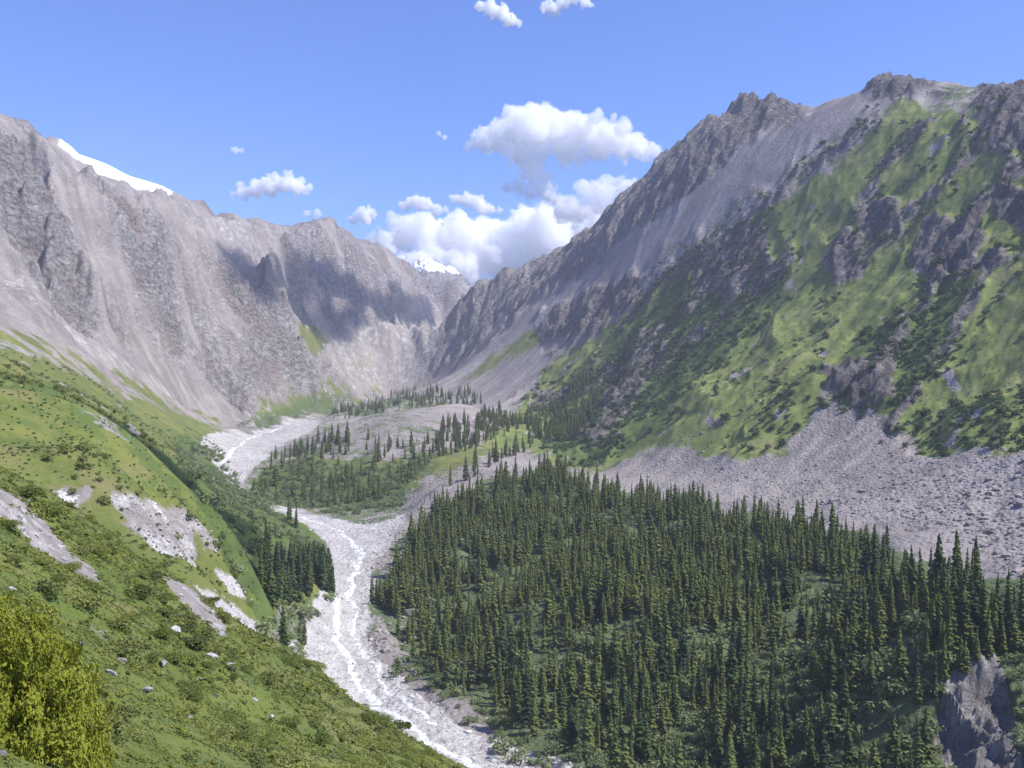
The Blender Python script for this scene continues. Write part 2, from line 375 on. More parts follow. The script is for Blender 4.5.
def terrain(x, y):
    """height of the ground and its cover at world x, y"""
    z = base(x, y)
    px, py = proj(x, y, z)
    j1 = fbm(x / 45.0, y / 45.0, 4); j2 = fbm(x / 45.0 + 91, y / 45.0 - 37, 4)
    sc = np.clip(700.0 / y, 0.5, 1.4) * 9
    qx, qy = px + j1 * sc, py + j2 * sc
    rock, rib, scree, pale = samp(M_rock, qx, qy), samp(M_rib, qx, qy), samp(M_scree, qx, qy), samp(M_pale, px + j1 * sc * .9, py + j2 * sc * .7) * np.clip(1.15 + fbm(x / 9.0, y / 9.0, 3) * .5, 0, 1)
    pale = np.maximum(pale, samp(M_pale2, qx, qy) * .38)
    pale = np.maximum(pale, samp(M_cliff, qx, qy) * .52)
    pale = pale * (1 - samp(M_scar, px, py) * .55)
    scar = np.clip(samp(M_scar, px + j1 * sc * .9, py + j2 * sc * .7) * (1.1 + fbm(x / 9.0, y / 9.0, 3)), 0, 1)
    gup = samp(M_up, qx + j2 * sc, qy + j1 * sc * 2)
    grass, shrub, snow = samp(M_grass, qx, qy), samp(M_shrub, qx, qy), samp(M_snow, px + j1 * 2, py + j2 * 1.5)
    grass = np.maximum(grass, np.clip(gup * (.55 + .9 * fbm(x / 60.0, y / 60.0, 4)), 0, 1))
    lm, rm = samp(M_lm, qx, qy), samp(M_rm, qx, qy)
    frst = samp(M_forest, qx, qy)
    # downslope-aligned coordinates for the two mountains
    al, bl = x * 0.65 + y * 0.76, -x * 0.76 + y * 0.65
    ar, br = x * 0.68 - y * 0.73, x * 0.73 + y * 0.68
    wob = fbm(x / 160.0, y / 160.0, 3) * 60
    RL = ridged((al + wob) / 210.0, (bl + wob) / 170.0, 6, 2.05, .44)          # left crags
    RR = ridged((ar + wob) / 105.0, (br - wob) / 200.0, 6)          # right crags
    fine = ridged(x / 34.0, y / 34.0, 4)
    lrock = lm * (1 - np.clip(grass * 1.6, 0, 1)) * (1 - 0.75 * np.clip(pale, 0, 1))
    sw = np.clip(samp(M_snoww, px, py) * 2.2, 0, 1)
    # smooth scree aprons between the crags of the left mountain
    apron = np.clip(samp(M_apron, qx, qy) + np.clip(fbm(al / 150.0 + 3, bl / 420.0, 3) * 2.6 - 0.55, 0, 1), 0, 1)
    lr = lrock * (1 - 0.8 * apron)
    RL2 = ridged((al - wob) / 48.0 + 9, (bl + wob) / 38.0, 5)
    blk = fbm((al + wob * .5) / 120.0, (bl - wob * .5) / 85.0, 6, 2.1, .48)
    lr = lr * (1 - .95 * sw)
    cr = samp(M_crest, px, py); lrib = samp(M_lrib, px + j1 * sc * 1.5, py + j2 * sc * 1.5) * lm
    amp = 1 - .75 * cr
    z = z + lrib * np.clip(1 - 1.15 * cr, 0, 1) * (1 - sw) * 78 - lm * 14 * (1 - apron) * (1 - cr) * (1 - sw) - cr * lm * 5 * (1 - sw)
    z = z + lr * amp * (RL * 55 - 46 + blk * 46 + RL2 * 4 - 3) + lrock * (1 - .9 * sw) * (fbm(x / 60.0, y / 60.0, 5) * 4 + (RL2 - .8) * 2.5)
    rr = np.clip(np.maximum(rock * 1.1, np.clip(rib * 1.25 - .35, 0, 1) * np.clip(.75 + j2, 0, 1)), 0, 1)
    z = z + rr * (RR * 12 + fbm(ar / 40.0, br / 60.0, 5, 2.1, .55) * 13 + ridged(x / 21.0, y / 26.0, 4) * 4 - 7) * (1 - 0.4 * (frst > 0.5))
    slope = rm * (1 - rr)
    z = z + slope * (1 - .7 * scree) * ((RR - 0.8) * 7 + fbm(ar / 55.0, br / 110.0, 4) * 5 + fbm(x / 30.0, y / 30.0, 4) * 2.2)
    valley = np.clip(1 - lm - rm, 0, 1)
    z = z + valley * (1 - pale) * (fbm(x / 40.0, y / 40.0, 5) * 3.0 + fbm(x / 150.0, y / 150.0, 3) * 3)
    z = z + valley * pale * (np.abs(fbm(x / 14.0, y / 14.0, 4)) * 1.6 - 1.0 + samp(M_scar, px, py) * (ridged(y / 9.0, x / 40.0, 3) - .8) * 5)
    z = z + frst * (fbm(x / 75.0 + 4, y / 75.0, 2) * 7)
    z = z + scree * np.abs(fbm(x / 9.0, y / 9.0, 3)) * 0.8
    clf = samp(M_cliff, qx, qy)
    z = z + clf * (ridged((x + y * .25) / 22.0, y / 60.0, 3) * 7 - 8 + fbm(x / 6.0, y / 8.0, 4, 2.1, .6) * 2.6)
    for sp, sY, sr, sh in SPIRES:
        sr = sr * 1.35; cx = (sp - CX) / F * sY
        d2 = ((x - cx) ** 2 + (y - sY) ** 2 * 0.5) / (sr * sr)
        k = d2 < 9
        if k.any():
            z[k] += sh * np.exp(-d2[k] ** 2) * np.clip(0.72 + 0.22 * fbm(x[k] / 12.0, y[k] / 12.0, 3), .4, 1.05)
    # bare rock on the right mountain also breaks out between the shrubs
    brk = np.clip((RR - 1.25) * 2.0, 0, 1) * rm * (1 - scree)
    rk = np.clip(rr + brk * (1 - 0.85 * np.clip(grass * (1 - shrub), 0, 1)) * 0.8, 0, 1)
    meadow = samp(M_meadow, px + j1 * sc * 3, py + j2 * sc * 3)
    shrub = np.maximum(shrub, rm * np.clip((qx - 560) / 80.0, 0, 1) * (1 - meadow) * (1 - scree) * np.clip(.34 + .5 * fbm(x / 80.0 + 13, y / 80.0, 3), .15, .85))
    shrub = shrub * (1 - .85 * meadow)
    streak = np.clip(.5 + .9 * np.where(lm > .5, fbm(al / 14.0, bl / 170.0, 4), fbm(ar / 14.0, br / 170.0, 4)) * np.clip(lm * apron + rm, 0, 1), 0, 1)
    grass = grass * (1 - np.clip((fbm(x / 28.0 + 77, y / 60.0, 5) - .52) * 4, 0, .8) * (1 - frst))
    shrub = np.maximum(shrub, valley * (x < -90) * (y < 2000) * np.clip(.40 + .45 * fbm(x / 50.0 + 3, y / 90.0, 4), 0, .8))
    grass = grass * (1 - scar)
    rk = np.maximum(np.maximum(rk, lr), clf); grass = grass * (1 - clf * .8); shrub = shrub * (1 - clf)
    return z, dict(rock=rk, scree=scree, pale=pale, grass=grass * (1 - rr), shrub=shrub * (1 - scar), snow=snow, apron=streak, dark=(1 - clf) * np.clip(rm * np.clip((qx - 560 + (qy - 200) * .8) / 130.0, 0, 1), 0, 1))  # dark: right mountain mask; its rock colour has shade painted in

def ground_z(x, y):
    return terrain(np.atleast_1d(np.asarray(x, float)), np.atleast_1d(np.asarray(y, float)))[0]

def hit(px, py, fn=None, y0=150.0, y1=5000.0, n=420):
    """points of the ground seen from the view point in the given directions (walks outward along each line of sight)"""
    fn = fn or ground_z
    px = np.atleast_1d(np.asarray(px, float)); py = np.atleast_1d(np.asarray(py, float))
    Y = np.geomspace(y0, y1, n)
    X = (px[:, None] - CX) / F * Y[None]; Z = (HY - py[:, None]) / F * Y[None]
    H = fn(X.ravel(), np.broadcast_to(Y, X.shape).ravel()).reshape(X.shape)
    below = Z < H
    ok = below.any(1)
    i = np.clip(below.argmax(1), 1, n - 1); r = np.arange(len(px))
    d0 = Z[r, i - 1] - H[r, i - 1]; d1 = H[r, i] - Z[r, i]
    t = np.clip(d0 / (d0 + d1 + 1e-9), 0, 1)
    yy = Y[i - 1] + (Y[i] - Y[i - 1]) * t
    return (px - CX) / F * yy, yy, fn((px - CX) / F * yy, yy), ok

# ------------------------------------------------------------------ materials
class NB:
    """small node-tree builder"""
    def __init__(s, name):
        s.m = bpy.data.materials.new(name); s.m.use_nodes = True
        s.t = s.m.node_tree; s.t.nodes.clear()
        s.out = s.t.nodes.new('ShaderNodeOutputMaterial')
    def n(s, typ, **kw):
        nd = s.t.nodes.new(typ)
        for k, v in kw.items():
            if k.startswith('_'): setattr(nd, k[1:], v)
        return nd
    def link(s, a, b): s.t.links.new(a, b)
    def noise(s, vec, scale, detail=4, rough=0.55, dist=0.0):
        nd = s.t.nodes.new('ShaderNodeTexNoise')
        nd.inputs['Scale'].default_value = scale; nd.inputs['Detail'].default_value = detail
        nd.inputs['Roughness'].default_value = rough; nd.inputs['Distortion'].default_value = dist
        s.link(vec, nd.inputs['Vector']); return nd.outputs['Fac']
    def vor(s, vec, scale, feature='F1', out='Distance', rnd=1.0):
        nd = s.t.nodes.new('ShaderNodeTexVoronoi'); nd.feature = feature
        nd.inputs['Scale'].default_value = scale; nd.inputs['Randomness'].default_value = rnd
        s.link(vec, nd.inputs['Vector']); return nd.outputs[out]
    def math(s, op, a, b=None, c=None, clamp=False):
        nd = s.t.nodes.new('ShaderNodeMath'); nd.operation = op; nd.use_clamp = clamp
        for i, v in enumerate((a, b, c)):
            if v is None: continue
            if isinstance(v, (int, float)): nd.inputs[i].default_value = v
            else: s.link(v, nd.inputs[i])
        return nd.outputs[0]
    def ramp(s, fac, lo, hi):
        nd = s.t.nodes.new('ShaderNodeMapRange'); nd.interpolation_type = 'SMOOTHSTEP'
        nd.inputs[1].default_value = lo; nd.inputs[2].default_value = hi
        s.link(fac, nd.inputs[0]); return nd.outputs[0]
    def mix(s, fac, a, b, mode='MIX'):
        nd = s.t.nodes.new('ShaderNodeMix'); nd.data_type = 'RGBA'; nd.blend_type = mode
        for i, v in ((0, fac), (6, a), (7, b)):
            if isinstance(v, tuple): nd.inputs[i].default_value = v if len(v) == 4 else v + (1,)
            elif isinstance(v, (int, float)): nd.inputs[i].default_value = v
            else: s.link(v, nd.inputs[i])
        return nd.outputs[2]
    def bump(s, h, strength, dist, normal=None):
        nd = s.t.nodes.new('ShaderNodeBump'); nd.inputs['Strength'].default_value = strength; nd.inputs['Distance'].default_value = dist
        s.link(h, nd.inputs['Height'])
        if normal: s.link(normal, nd.inputs['Normal'])
        return nd.outputs[0]
    def diffuse(s, col, normal=None, rough=0.9, spec=0.15):
        nd = s.t.nodes.new('ShaderNodeBsdfPrincipled')
        nd.inputs['Roughness'].default_value = rough
        nd.inputs['Specular IOR Level'].default_value = spec
        if isinstance(col, tuple): nd.inputs['Base Color'].default_value = col + (1,)
        else: s.link(col, nd.inputs['Base Color'])
        if normal: s.link(normal, nd.inputs['Normal'])
        s.link(nd.outputs[0], s.out.inputs['Surface']); return nd

def terrain_material():
    b = NB('mountain_ground')
    pos = b.n('ShaderNodeTexCoord').outputs['Object']
    a1 = b.n('ShaderNodeAttribute'); a1.attribute_name = 'cover_a'
    a2 = b.n('ShaderNodeAttribute'); a2.attribute_name = 'cover_b'
    s1 = b.n('ShaderNodeSeparateColor'); s2 = b.n('ShaderNodeSeparateColor')
    b.link(a1.outputs['Color'], s1.inputs[0]); b.link(a2.outputs['Color'], s2.inputs[0])
    grass, shrub, rock = s1.outputs; pale, snow, scree = s2.outputs; lime = None
    apron = a2.outputs['Alpha']
    n_big = b.noise(pos, 1 / 90.0, 5, 0.6)
    n_mid = b.noise(pos, 1 / 16.0, 5, 0.65)
    n_fine = b.noise(pos, 1 / 3.0, 4, 0.7)
    n_rockf = b.noise(pos, 1 / 13.0, 7, 0.78, 0.7)
    # stone
    scree_c = b.mix(b.ramp(n_big, .3, .7), (0.245, 0.218, 0.205), (0.355, 0.318, 0.295))
    scree_c = b.mix(b.ramp(n_fine, .3, .75), b.mix(.35, scree_c, (.1, .095, .1)), scree_c)
    rock_c = b.mix(b.ramp(n_rockf, .32, .68), (0.15, 0.138, 0.138), (0.44, 0.41, 0.395))  # low noise coloured dark, painting shade into the crevices of the crags
    rock_c = b.mix(b.ramp(n_big, .45, .7), rock_c, (0.27, 0.225, 0.20))
    pale_c = b.mix(b.ramp(n_mid, .35, .7), (0.40, 0.38, 0.365), (0.57, 0.55, 0.53))
    n_micro = b.noise(pos, 1 / .45, 3, .7)
    pale_c = b.mix(b.ramp(n_fine, .52, .68), pale_c, (0.24, 0.225, 0.225))
    pale_c = b.mix(b.ramp(n_micro, .50, .62), pale_c, (0.17, 0.16, 0.155))
    shaded_rock = b.mix(b.ramp(n_rockf, .32, .68), (0.065, 0.060, 0.062), (0.26, 0.24, 0.232))  # right crags: shade of their left-facing sides put into the colour
    rock_c = b.mix(a1.outputs['Alpha'], rock_c, shaded_rock)
    n_shade = b.noise(pos, 1 / 42.0, 6, .72, .4)
    rock_c = b.mix(b.math('MULTIPLY', b.ramp(n_shade, .48, .64), .38), rock_c, (0.12, 0.108, 0.105))  # dark patches put more crevice shade into the rock colour
    # growth
    grass_c = b.mix(b.ramp(n_big, .35, .65), (0.132, 0.172, 0.046), (0.182, 0.212, 0.060))
    grass_c = b.mix(b.ramp(n_mid, .42, .72), grass_c, (0.095, 0.142, 0.033))
    grass_c = b.mix(b.ramp(n_fine, .5, .75), grass_c, (0.21, 0.19, 0.095))
    n_pat = b.noise(pos, 1 / 34.0, 6, .7)
    grass_c = b.mix(b.math('MULTIPLY', b.ramp(n_pat, .50, .68), .8), grass_c, (0.20, 0.19, 0.09))
    grass_c = b.mix(b.math('MULTIPLY', b.ramp(n_pat, .46, .30), .8), grass_c, (0.080, 0.125, 0.032))
    grass_c = b.mix(a1.outputs['Alpha'], b.mix(1.0, grass_c, (.90, .84, .82), 'MULTIPLY'), grass_c)
    shrub_c = b.mix(b.ramp(n_mid, .35, .65), (0.045, 0.080, 0.024), (0.095, 0.135, 0.040))
    def edge(m, sharp=0.18, n=n_mid, amp=.55):
        v = b.math('ADD', m, b.math('MULTIPLY', b.math('SUBTRACT', n, .5), amp * 2))
        v = b.math('ADD', v, b.math('MULTIPLY', b.math('SUBTRACT', n_fine, .5), amp * 1.3))
        return b.ramp(v, .5 - sharp, .5 + sharp)
    c = scree_c
    c = b.mix(b.math('MULTIPLY', edge(rock, .25, n_rockf), 1.0), c, rock_c)
    c = b.mix(edge(scree, .15), c, scree_c)
    c = b.mix(edge(grass), c, grass_c)
    c = b.mix(b.math('MULTIPLY', edge(shrub, .08, n_mid, .9), .85), c, shrub_c)
    c = b.mix(edge(rock, .18, n_rockf, .8), c, rock_c)
    c = b.mix(edge(pale, .22, n_mid, .75), c, pale_c)
    stv = b.math('MULTIPLY_ADD', apron, .34, .83)
    cmb = b.n('ShaderNodeCombineColor')
    for i_ in range(3): b.link(stv, cmb.inputs[i_])
    c = b.mix(1.0, c, cmb.outputs[0], 'MULTIPLY')
    c = b.mix(edge(snow, .1, n_fine, .25), c, (0.88, 0.89, 0.92))
    # relief: boulders in the scree, cracks in the rock
    v1 = b.vor(pos, 1 / 3.2); v2 = b.vor(pos, 1 / 9.0)
    crack = b.math('ADD', b.math('MULTIPLY', n_rockf, 5.0), b.math('MULTIPLY', v2, 2.6))
    stones = b.math('ADD', b.math('MULTIPLY', v1, -1.0), b.math('MULTIPLY', n_fine, .8))
    h = b.math('ADD', b.math('MULTIPLY', crack, b.math('ADD', b.math('MULTIPLY', rock, 1.7), .12)), b.math('MULTIPLY', stones, b.math('SUBTRACT', .85, b.math('MULTIPLY', grass, .75))))
    nrm = b.bump(h, 1.0, 1.3)
    b.diffuse(c, nrm, .95, .08)
    return b.m

def foliage_material(name, dark, light, scale=.06, trans=0.25, warm=None):
    b = NB(name)
    geo = b.n('ShaderNodeNewGeometry')
    f = b.noise(geo.outputs['Position'], scale, 2, .5)
    f2 = b.noise(geo.outputs['Position'], scale * 22, 2, .6)
    inf = b.n('ShaderNodeObjectInfo')
    k = b.math('ADD', b.math('MULTIPLY', f, .7), b.math('MULTIPLY', b.math('SUBTRACT', inf.outputs['Random'], .5), .35))
    c = b.mix(b.ramp(k, .15, .6), dark, light)
    if warm: c = b.mix(b.ramp(f2, .5, .75), c, warm)
    p = b.diffuse(c, None, .8, .12)
    tr = b.n('ShaderNodeBsdfTranslucent'); b.link(c, tr.inputs[0])
    mx = b.n('ShaderNodeMixShader'); mx.inputs[0].default_value = trans
    b.link(p.outputs[0], mx.inputs[1]); b.link(tr.outputs[0], mx.inputs[2]); b.link(mx.outputs[0], b.out.inputs['Surface'])
    return b.m

def stone_material(name, lo, hi, scale=.8):
    b = NB(name)
    geo = b.n('ShaderNodeNewGeometry')
    p = geo.outputs['Position']
    n1 = b.noise(p, scale, 5, .65); n2 = b.noise(p, scale * .12, 2, .5)
    c = b.mix(b.ramp(n1, .3, .7), lo, hi)
    c = b.mix(b.ramp(n2, .5, .75), c, tuple(.8 * x for x in lo))
    b.diffuse(c, b.bump(n1, .5, .3), .92, .1)
    return b.m

MAT_TERR = terrain_material()
MAT_SPRUCE = foliage_material('spruce_needles', (0.026, 0.054, 0.026), (0.130, 0.160, 0.042), .11, .16)
MAT_BARK = stone_material('bark', (0.07, 0.055, 0.045), (0.13, 0.10, 0.08), 2.0)
MAT_WILLOW = foliage_material('willow_leaves', (0.085, 0.130, 0.050), (0.250, 0.290, 0.130), .09, .3)
MAT_SLOPEBUSH = foliage_material('slope_juniper', (0.045, 0.085, 0.034), (0.085, 0.130, 0.048), .03, .2)
MAT_JUNIPER = foliage_material('juniper_sprays', (0.13, 0.165, 0.022), (0.28, 0.30, 0.040), .9, .35, (0.36, 0.35, 0.065))
MAT_TUFT = foliage_material('meadow_tuft', (0.085, 0.118, 0.036), (0.19, 0.21, 0.065), .2, .25, (0.22, 0.205, 0.10))
MAT_LOW = foliage_material('low_growth', (0.060, 0.090, 0.024), (0.23, 0.25, 0.070), .3, .3, (0.30, 0.28, 0.12))
MAT_PALESTONE = stone_material('pale_granite', (0.38, 0.36, 0.35), (0.60, 0.575, 0.56), .8)
MAT_NEARSTONE = stone_material('weathered_stone', (0.22, 0.205, 0.20), (0.47, 0.45, 0.44), 1.6)
MAT_GREYSTONE = stone_material('grey_scree', (0.17, 0.150, 0.142), (0.38, 0.34, 0.32), .5)

def set_cover(me, cov):
    for nm, ks in (('cover_a', ('grass', 'shrub', 'rock', 'dark')), ('cover_b', ('pale', 'snow', 'scree', 'apron'))):
        at = me.attributes.new(nm, 'FLOAT_COLOR', 'POINT')
        n = len(cov['grass'])
        d = np.ones((n, 4), np.float32)
        for i, k in enumerate(ks): d[:, i] = cov[k]
        at.data.foreach_set('color', d.ravel())

# ------------------------------------------------------------------ terrain meshes
STEP = 1.7
pxs = np.arange(-330, 1370, STEP)
rows = np.exp(np.arange(math.log(165), math.log(5000), 0.0046))
T, Yg = np.meshgrid((pxs - CX) / F, rows)
Xg = T * Yg
zf, cov = terrain(Xg.ravel(), Yg.ravel())
Vg = np.stack([Xg.ravel(), Yg.ravel(), zf], 1)
nr, nc = Xg.shape
ii = np.arange(nr * nc).reshape(nr, nc)
quads = np.stack([ii[:-1, :-1], ii[:-1, 1:], ii[1:, 1:], ii[1:, :-1]], -1).reshape(-1, 4)
fc = Vg[quads].mean(1)
fpx, fpy = proj(fc[:, 0], fc[:, 1], base(fc[:, 0], fc[:, 1]))
H_lm = poly_mask([LM], 0); H_rm = poly_mask([RM], 0); H_riv = poly_mask(PALE[:2], 0); H_mound = poly_mask([GRASS[6], SCREE[2]], 0)
code = np.zeros(len(quads), int)                                   # forest bench
code[(fpx < 420) & (samp(H_mound, fpx, fpy) <= .5) & (fc[:, 1] < 2000) & (fc[:, 0] < -95)] = 1   # left hillside
code[(samp(H_mound, fpx, fpy) > .5)] = 2                            # moraine mound
code[samp(H_riv, fpx, fpy) > .5] = 3
code[samp(H_rm, fpx, fpy) > .5] = 4
code[samp(H_lm, fpx, fpy) > .5] = 5
code[(fc[:, 1] > 2600) & (code < 4) & (fc[:, 0] < -230)] = 5
code[(fc[:, 1] > 2600) & (code < 4)] = 4
TERR = [('forest_terrace', 'wooded terrace between the gravel river and the right mountain', 'terrain'),
        ('hillside', 'green grassy hillside at the foot of the left mountain', 'hillside'),
        ('moraine', 'low boulder covered moraine mound in the middle of the valley', 'moraine'),
        ('riverbed', 'pale gravel riverbed winding down the valley', 'riverbed'),
        ('right_mountain', 'steep green and rocky mountain on the right with spired skyline', 'mountain'),
        ('left_mountain', 'grey brown rocky mountain wall on the left with snow streak', 'mountain')]
for k, (nm, lab, cat) in enumerate(TERR):
    q = quads[code == k]
    u, inv = np.unique(q.ravel(), return_inverse=True)
    o = obj_np(nm, Vg[u], inv.reshape(-1, 4), MAT_TERR)
    set_cover(o.data, {kk: vv[u] for kk, vv in cov.items()})
    tag(o, lab, cat, kind='structure')

# far snow peak at the head of the valley
def far_peak():
    xs = np.linspace(-1200, 700, 300); ys = np.linspace(5150, 5900, 120)
    X, Y = np.meshgrid(xs, ys)
    line = np.interp(X.ravel() * F / 5500 + CX, [250, 380, 412, 430, 440, 455, 470, 480, 500, 560, 640], [330, 300, 262, 256, 259, 268, 280, 285, 300, 320, 340]).reshape(X.shape)
    crest = (HY - line) / F * 5500
    z = crest - 22 - np.abs(Y - 5500) * 0.55 + (ridged(X / 160, Y / 200, 6) - .9) * 34 + fbm(X / 40, Y / 40, 4) * 6
    nr, nc = X.shape; ii = np.arange(nr * nc).reshape(nr, nc)
    q = np.stack([ii[:-1, :-1], ii[:-1, 1:], ii[1:, 1:], ii[1:, :-1]], -1).reshape(-1, 4)
    V = np.stack([X.ravel(), Y.ravel(), z.ravel()], 1)
    o = obj_np('snow_peak', V, q, MAT_TERR)
    n = len(V); zero = np.zeros(n)
    px, py = proj(V[:, 0], V[:, 1], V[:, 2])
    sn = np.clip((ridged(V[:, 0] / 120, V[:, 1] / 120, 3) < 1.0) * 1.0 * (V[:, 2] > 705), 0, 1)
    set_cover(o.data, dict(grass=zero, shrub=zero, rock=1 - sn, pale=zero, snow=sn, scree=zero, apron=zero + .5, dark=zero))
    tag(o, 'distant snow patched peak at the head of the valley under the cloud bank', 'mountain', kind='structure')
far_peak()

# near slope -------------------------------------------------------------------
N = [W(*p) for p in [(0, 478, 132), (60, 501, 142), (110, 540, 146), (150, 570, 150), (200, 611, 155), (260, 651, 155), (330, 706, 150), (440, 768, 142), (0, 560, 72), (50, 540, 92), (100, 620, 80),
                     (0, 640, 42), (200, 700, 78), (130, 700, 55), (300, 768, 72), (200, 768, 50)]]
N += [(-60, 195, -42), (-40, 195, -66), (-85, 185, -28), (-10, 185, -85), (20, 150, -80), (-120, 150, 10), (-110, 215, -20), (0, 0, -1.8), (-7, 16, -7), (8, 12, -10), (-12, 2, 1), (0, -25, 2), (-60, 40, 14), (20, 20, -22), (10, 80, -42), (40, 60, -55),
      (-30, -30, 18), (40, -20, -25)]
near_tps = TPS(N, lam=1e-5, sc=100.0)
STRIP = [[(-40, 470), (0, 488), (22, 500), (48, 525), (72, 555), (98, 572), (92, 578), (60, 562), (30, 545), (0, 512), (-40, 500)],
         [(158, 572), (190, 585), (232, 632), (225, 640), (180, 600)]]
M_strip = poly_mask(STRIP, 2)
def near_z(x, y):
    x = np.asarray(x, float); y = np.asarray(y, float)
    z = near_tps(x, y)
    d = np.clip((np.hypot(x, y) - 6) / 30, 0, 1)
    return z + d * (fbm(x / 11.0, y / 11.0, 5) * 1.1 + fbm(x / 38.0, y / 38.0, 2) * 1.6)

xs = np.linspace(-150, 60, 420); ys = np.linspace(-40, 235, 550)
X, Y = np.meshgrid(xs, ys)
zn = near_z(X.ravel(), Y.ravel())
ii = np.arange(X.size).reshape(X.shape)
q = np.stack([ii[:-1, :-1], ii[:-1, 1:], ii[1:, 1:], ii[1:, :-1]], -1).reshape(-1, 4)
o = obj_np('near_slope', np.stack([X.ravel(), Y.ravel(), zn], 1), q, MAT_TERR)
def near_cover(x, y, z):
    yy = np.maximum(y, 5.0)
    px, py = proj(x, yy, z)
    j = fbm(x / 6.0, y / 6.0, 3)
    strip = samp(M_strip, px + j * 6, py + j * 5) * (y > 30)
    ero = np.clip((fbm(x / 9.0 + 40, y / 9.0, 4) - 0.75) * 3, 0, 1)
    return .58 * np.clip(strip * np.clip(1.1 + fbm(x / 2.5, y / 2.5, 3) * .9, 0, 1) + ero * .5, 0, 1)
pl = near_cover(X.ravel(), Y.ravel(), zn)
zz = np.zeros(X.size)
set_cover(o.data, dict(grass=np.clip(1 - pl * 1.9, 0, 1), shrub=.35 * (1 - np.clip(pl * 2, 0, 1)), rock=zz, pale=pl * .72, snow=zz, scree=zz, apron=zz + .5, dark=zz))
tag(o, 'near grassy slope falling from lower left towards the river', 'hillside', kind='structure')

# ------------------------------------------------------------------ shapes that grow
def spruce_mesh(seed, slim=1.0):
    """crown of unit height: whorls of drooping boughs, each a bent blade with side sprays"""
    r = np.random.default_rng(seed)
    V, Fc = [], []
    def tri(a, b, c):
        k = len(V); V.extend((a, b, c)); Fc.append((k, k + 1, k + 2))
    nl = 27; ex = r.uniform(.42, .82)
    for i in range(nl):
        h = 0.05 + 0.93 * (i / (nl - 1)) ** 0.92
        rad = 0.105 * slim * (1 - h) ** ex * (0.86 + 0.26 * r.random()) * min(1.0, 0.55 + h * 3) + 0.006
        nb = 8 if h < .7 else 6
        a0 = r.random() * 6.28
        for k in range(nb):
            if r.random() < .10: continue
            a = a0 + 6.283 * k / nb + r.normal() * .18
            L = rad * (0.55 + 0.75 * r.random())
            d = np.array([math.cos(a), math.sin(a), 0]); s = np.array([-d[1], d[0], 0])
            hz = h + r.normal() * .016
            root = np.array([0, 0, hz + .022])
            mid = d * L * .55 + np.array([0, 0, hz + .004])
            tip = d * L + np.array([0, 0, hz - .022 - .12 * L])
            w = L * .32 + .005
            l, q = mid + s * w + np.array([0, 0, -.016]), mid - s * w + np.array([0, 0, -.016])
            tri(root, l, tip); tri(root, tip, q)
            low = mid + np.array([0, 0, -.035 - .03 * r.random()])
            tri(root, low, tip)
    tri(np.array([.006, 0, .95]), np.array([-.006, .004, .95]), np.array([0, 0, 1.03]))
    tri(np.array([0, .006, .95]), np.array([0, -.006, .95]), np.array([0, 0, 1.03]))
    return np.array(V), np.array(Fc)

def trunk_mesh(h, r0):
    n = 7; V = []; Fq = []
    for z, rr in ((-.04, 1.25), (.03, 1.0), (.5, .55), (.97, .08)):
        for k in range(n):
            a = 6.283 * k / n; V.append((math.cos(a) * rr * r0, math.sin(a) * rr * r0, z * h))
    for i in range(3):
        for k in range(n): Fq.append((i * n + k, i * n + (k + 1) % n, (i + 1) * n + (k + 1) % n, (i + 1) * n + k))
    return np.array(V), np.array(Fq)

def clump(seed, n, size, lobes=7, flat=.75, spread=.6, up=.5):
    """leafy shrub of about unit radius sitting on z=0: sprays of small leaf faces on several lobes"""
    r = np.random.default_rng(seed)
    C = np.stack([r.normal(0, spread * .55, lobes), r.normal(0, spread * .55, lobes), r.uniform(.15, .55, lobes)], 1)
    Rr = r.uniform(.32, .58, lobes)
    k = r.integers(0, lobes, n)
    d = r.normal(size=(n, 3)); d /= np.linalg.norm(d, axis=1)[:, None]
    d[:, 2] = np.where(d[:, 2] < -.3, -d[:, 2], d[:, 2])
    p = C[k] + d * (Rr[k] * r.uniform(.72, 1.08, n))[:, None]
    p[:, 2] = np.maximum(p[:, 2] * flat, -.05)
    nrm = d + r.normal(0, .55, (n, 3)); nrm[:, 2] += up; nrm /= np.linalg.norm(nrm, axis=1)[:, None]
    t = np.cross(nrm, r.normal(size=(n, 3))); t /= np.linalg.norm(t, axis=1)[:, None]
    b = np.cross(nrm, t)
    s = (size * r.uniform(.6, 1.4, n))[:, None]
    V = np.stack([p - t * s, p + b * s * .55, p + t * s * 1.1, p - b * s * .55], 1).reshape(-1, 3)
    return V, np.arange(n * 4).reshape(n, 4)

def rock_shape(seed, sub=1, flat=.7):
    bm = bmesh.new(); bmesh.ops.create_icosphere(bm, subdivisions=sub, radius=1)
    v = np.array([x.co[:] for x in bm.verts]); f = np.array([[x.index for x in t.verts] for t in bm.faces]); bm.free()
    r = np.random.default_rng(seed)
    for _ in range(9):                      # chop with random planes: angular faces
        n = r.normal(size=3); n /= np.linalg.norm(n)
        dd = v @ n; lim = r.uniform(.45, .8)
        v = v - np.clip(dd - lim, 0, None)[:, None] * n
    v += r.normal(0, .03, v.shape)
    return v * np.array([1.15, .9, flat]), f

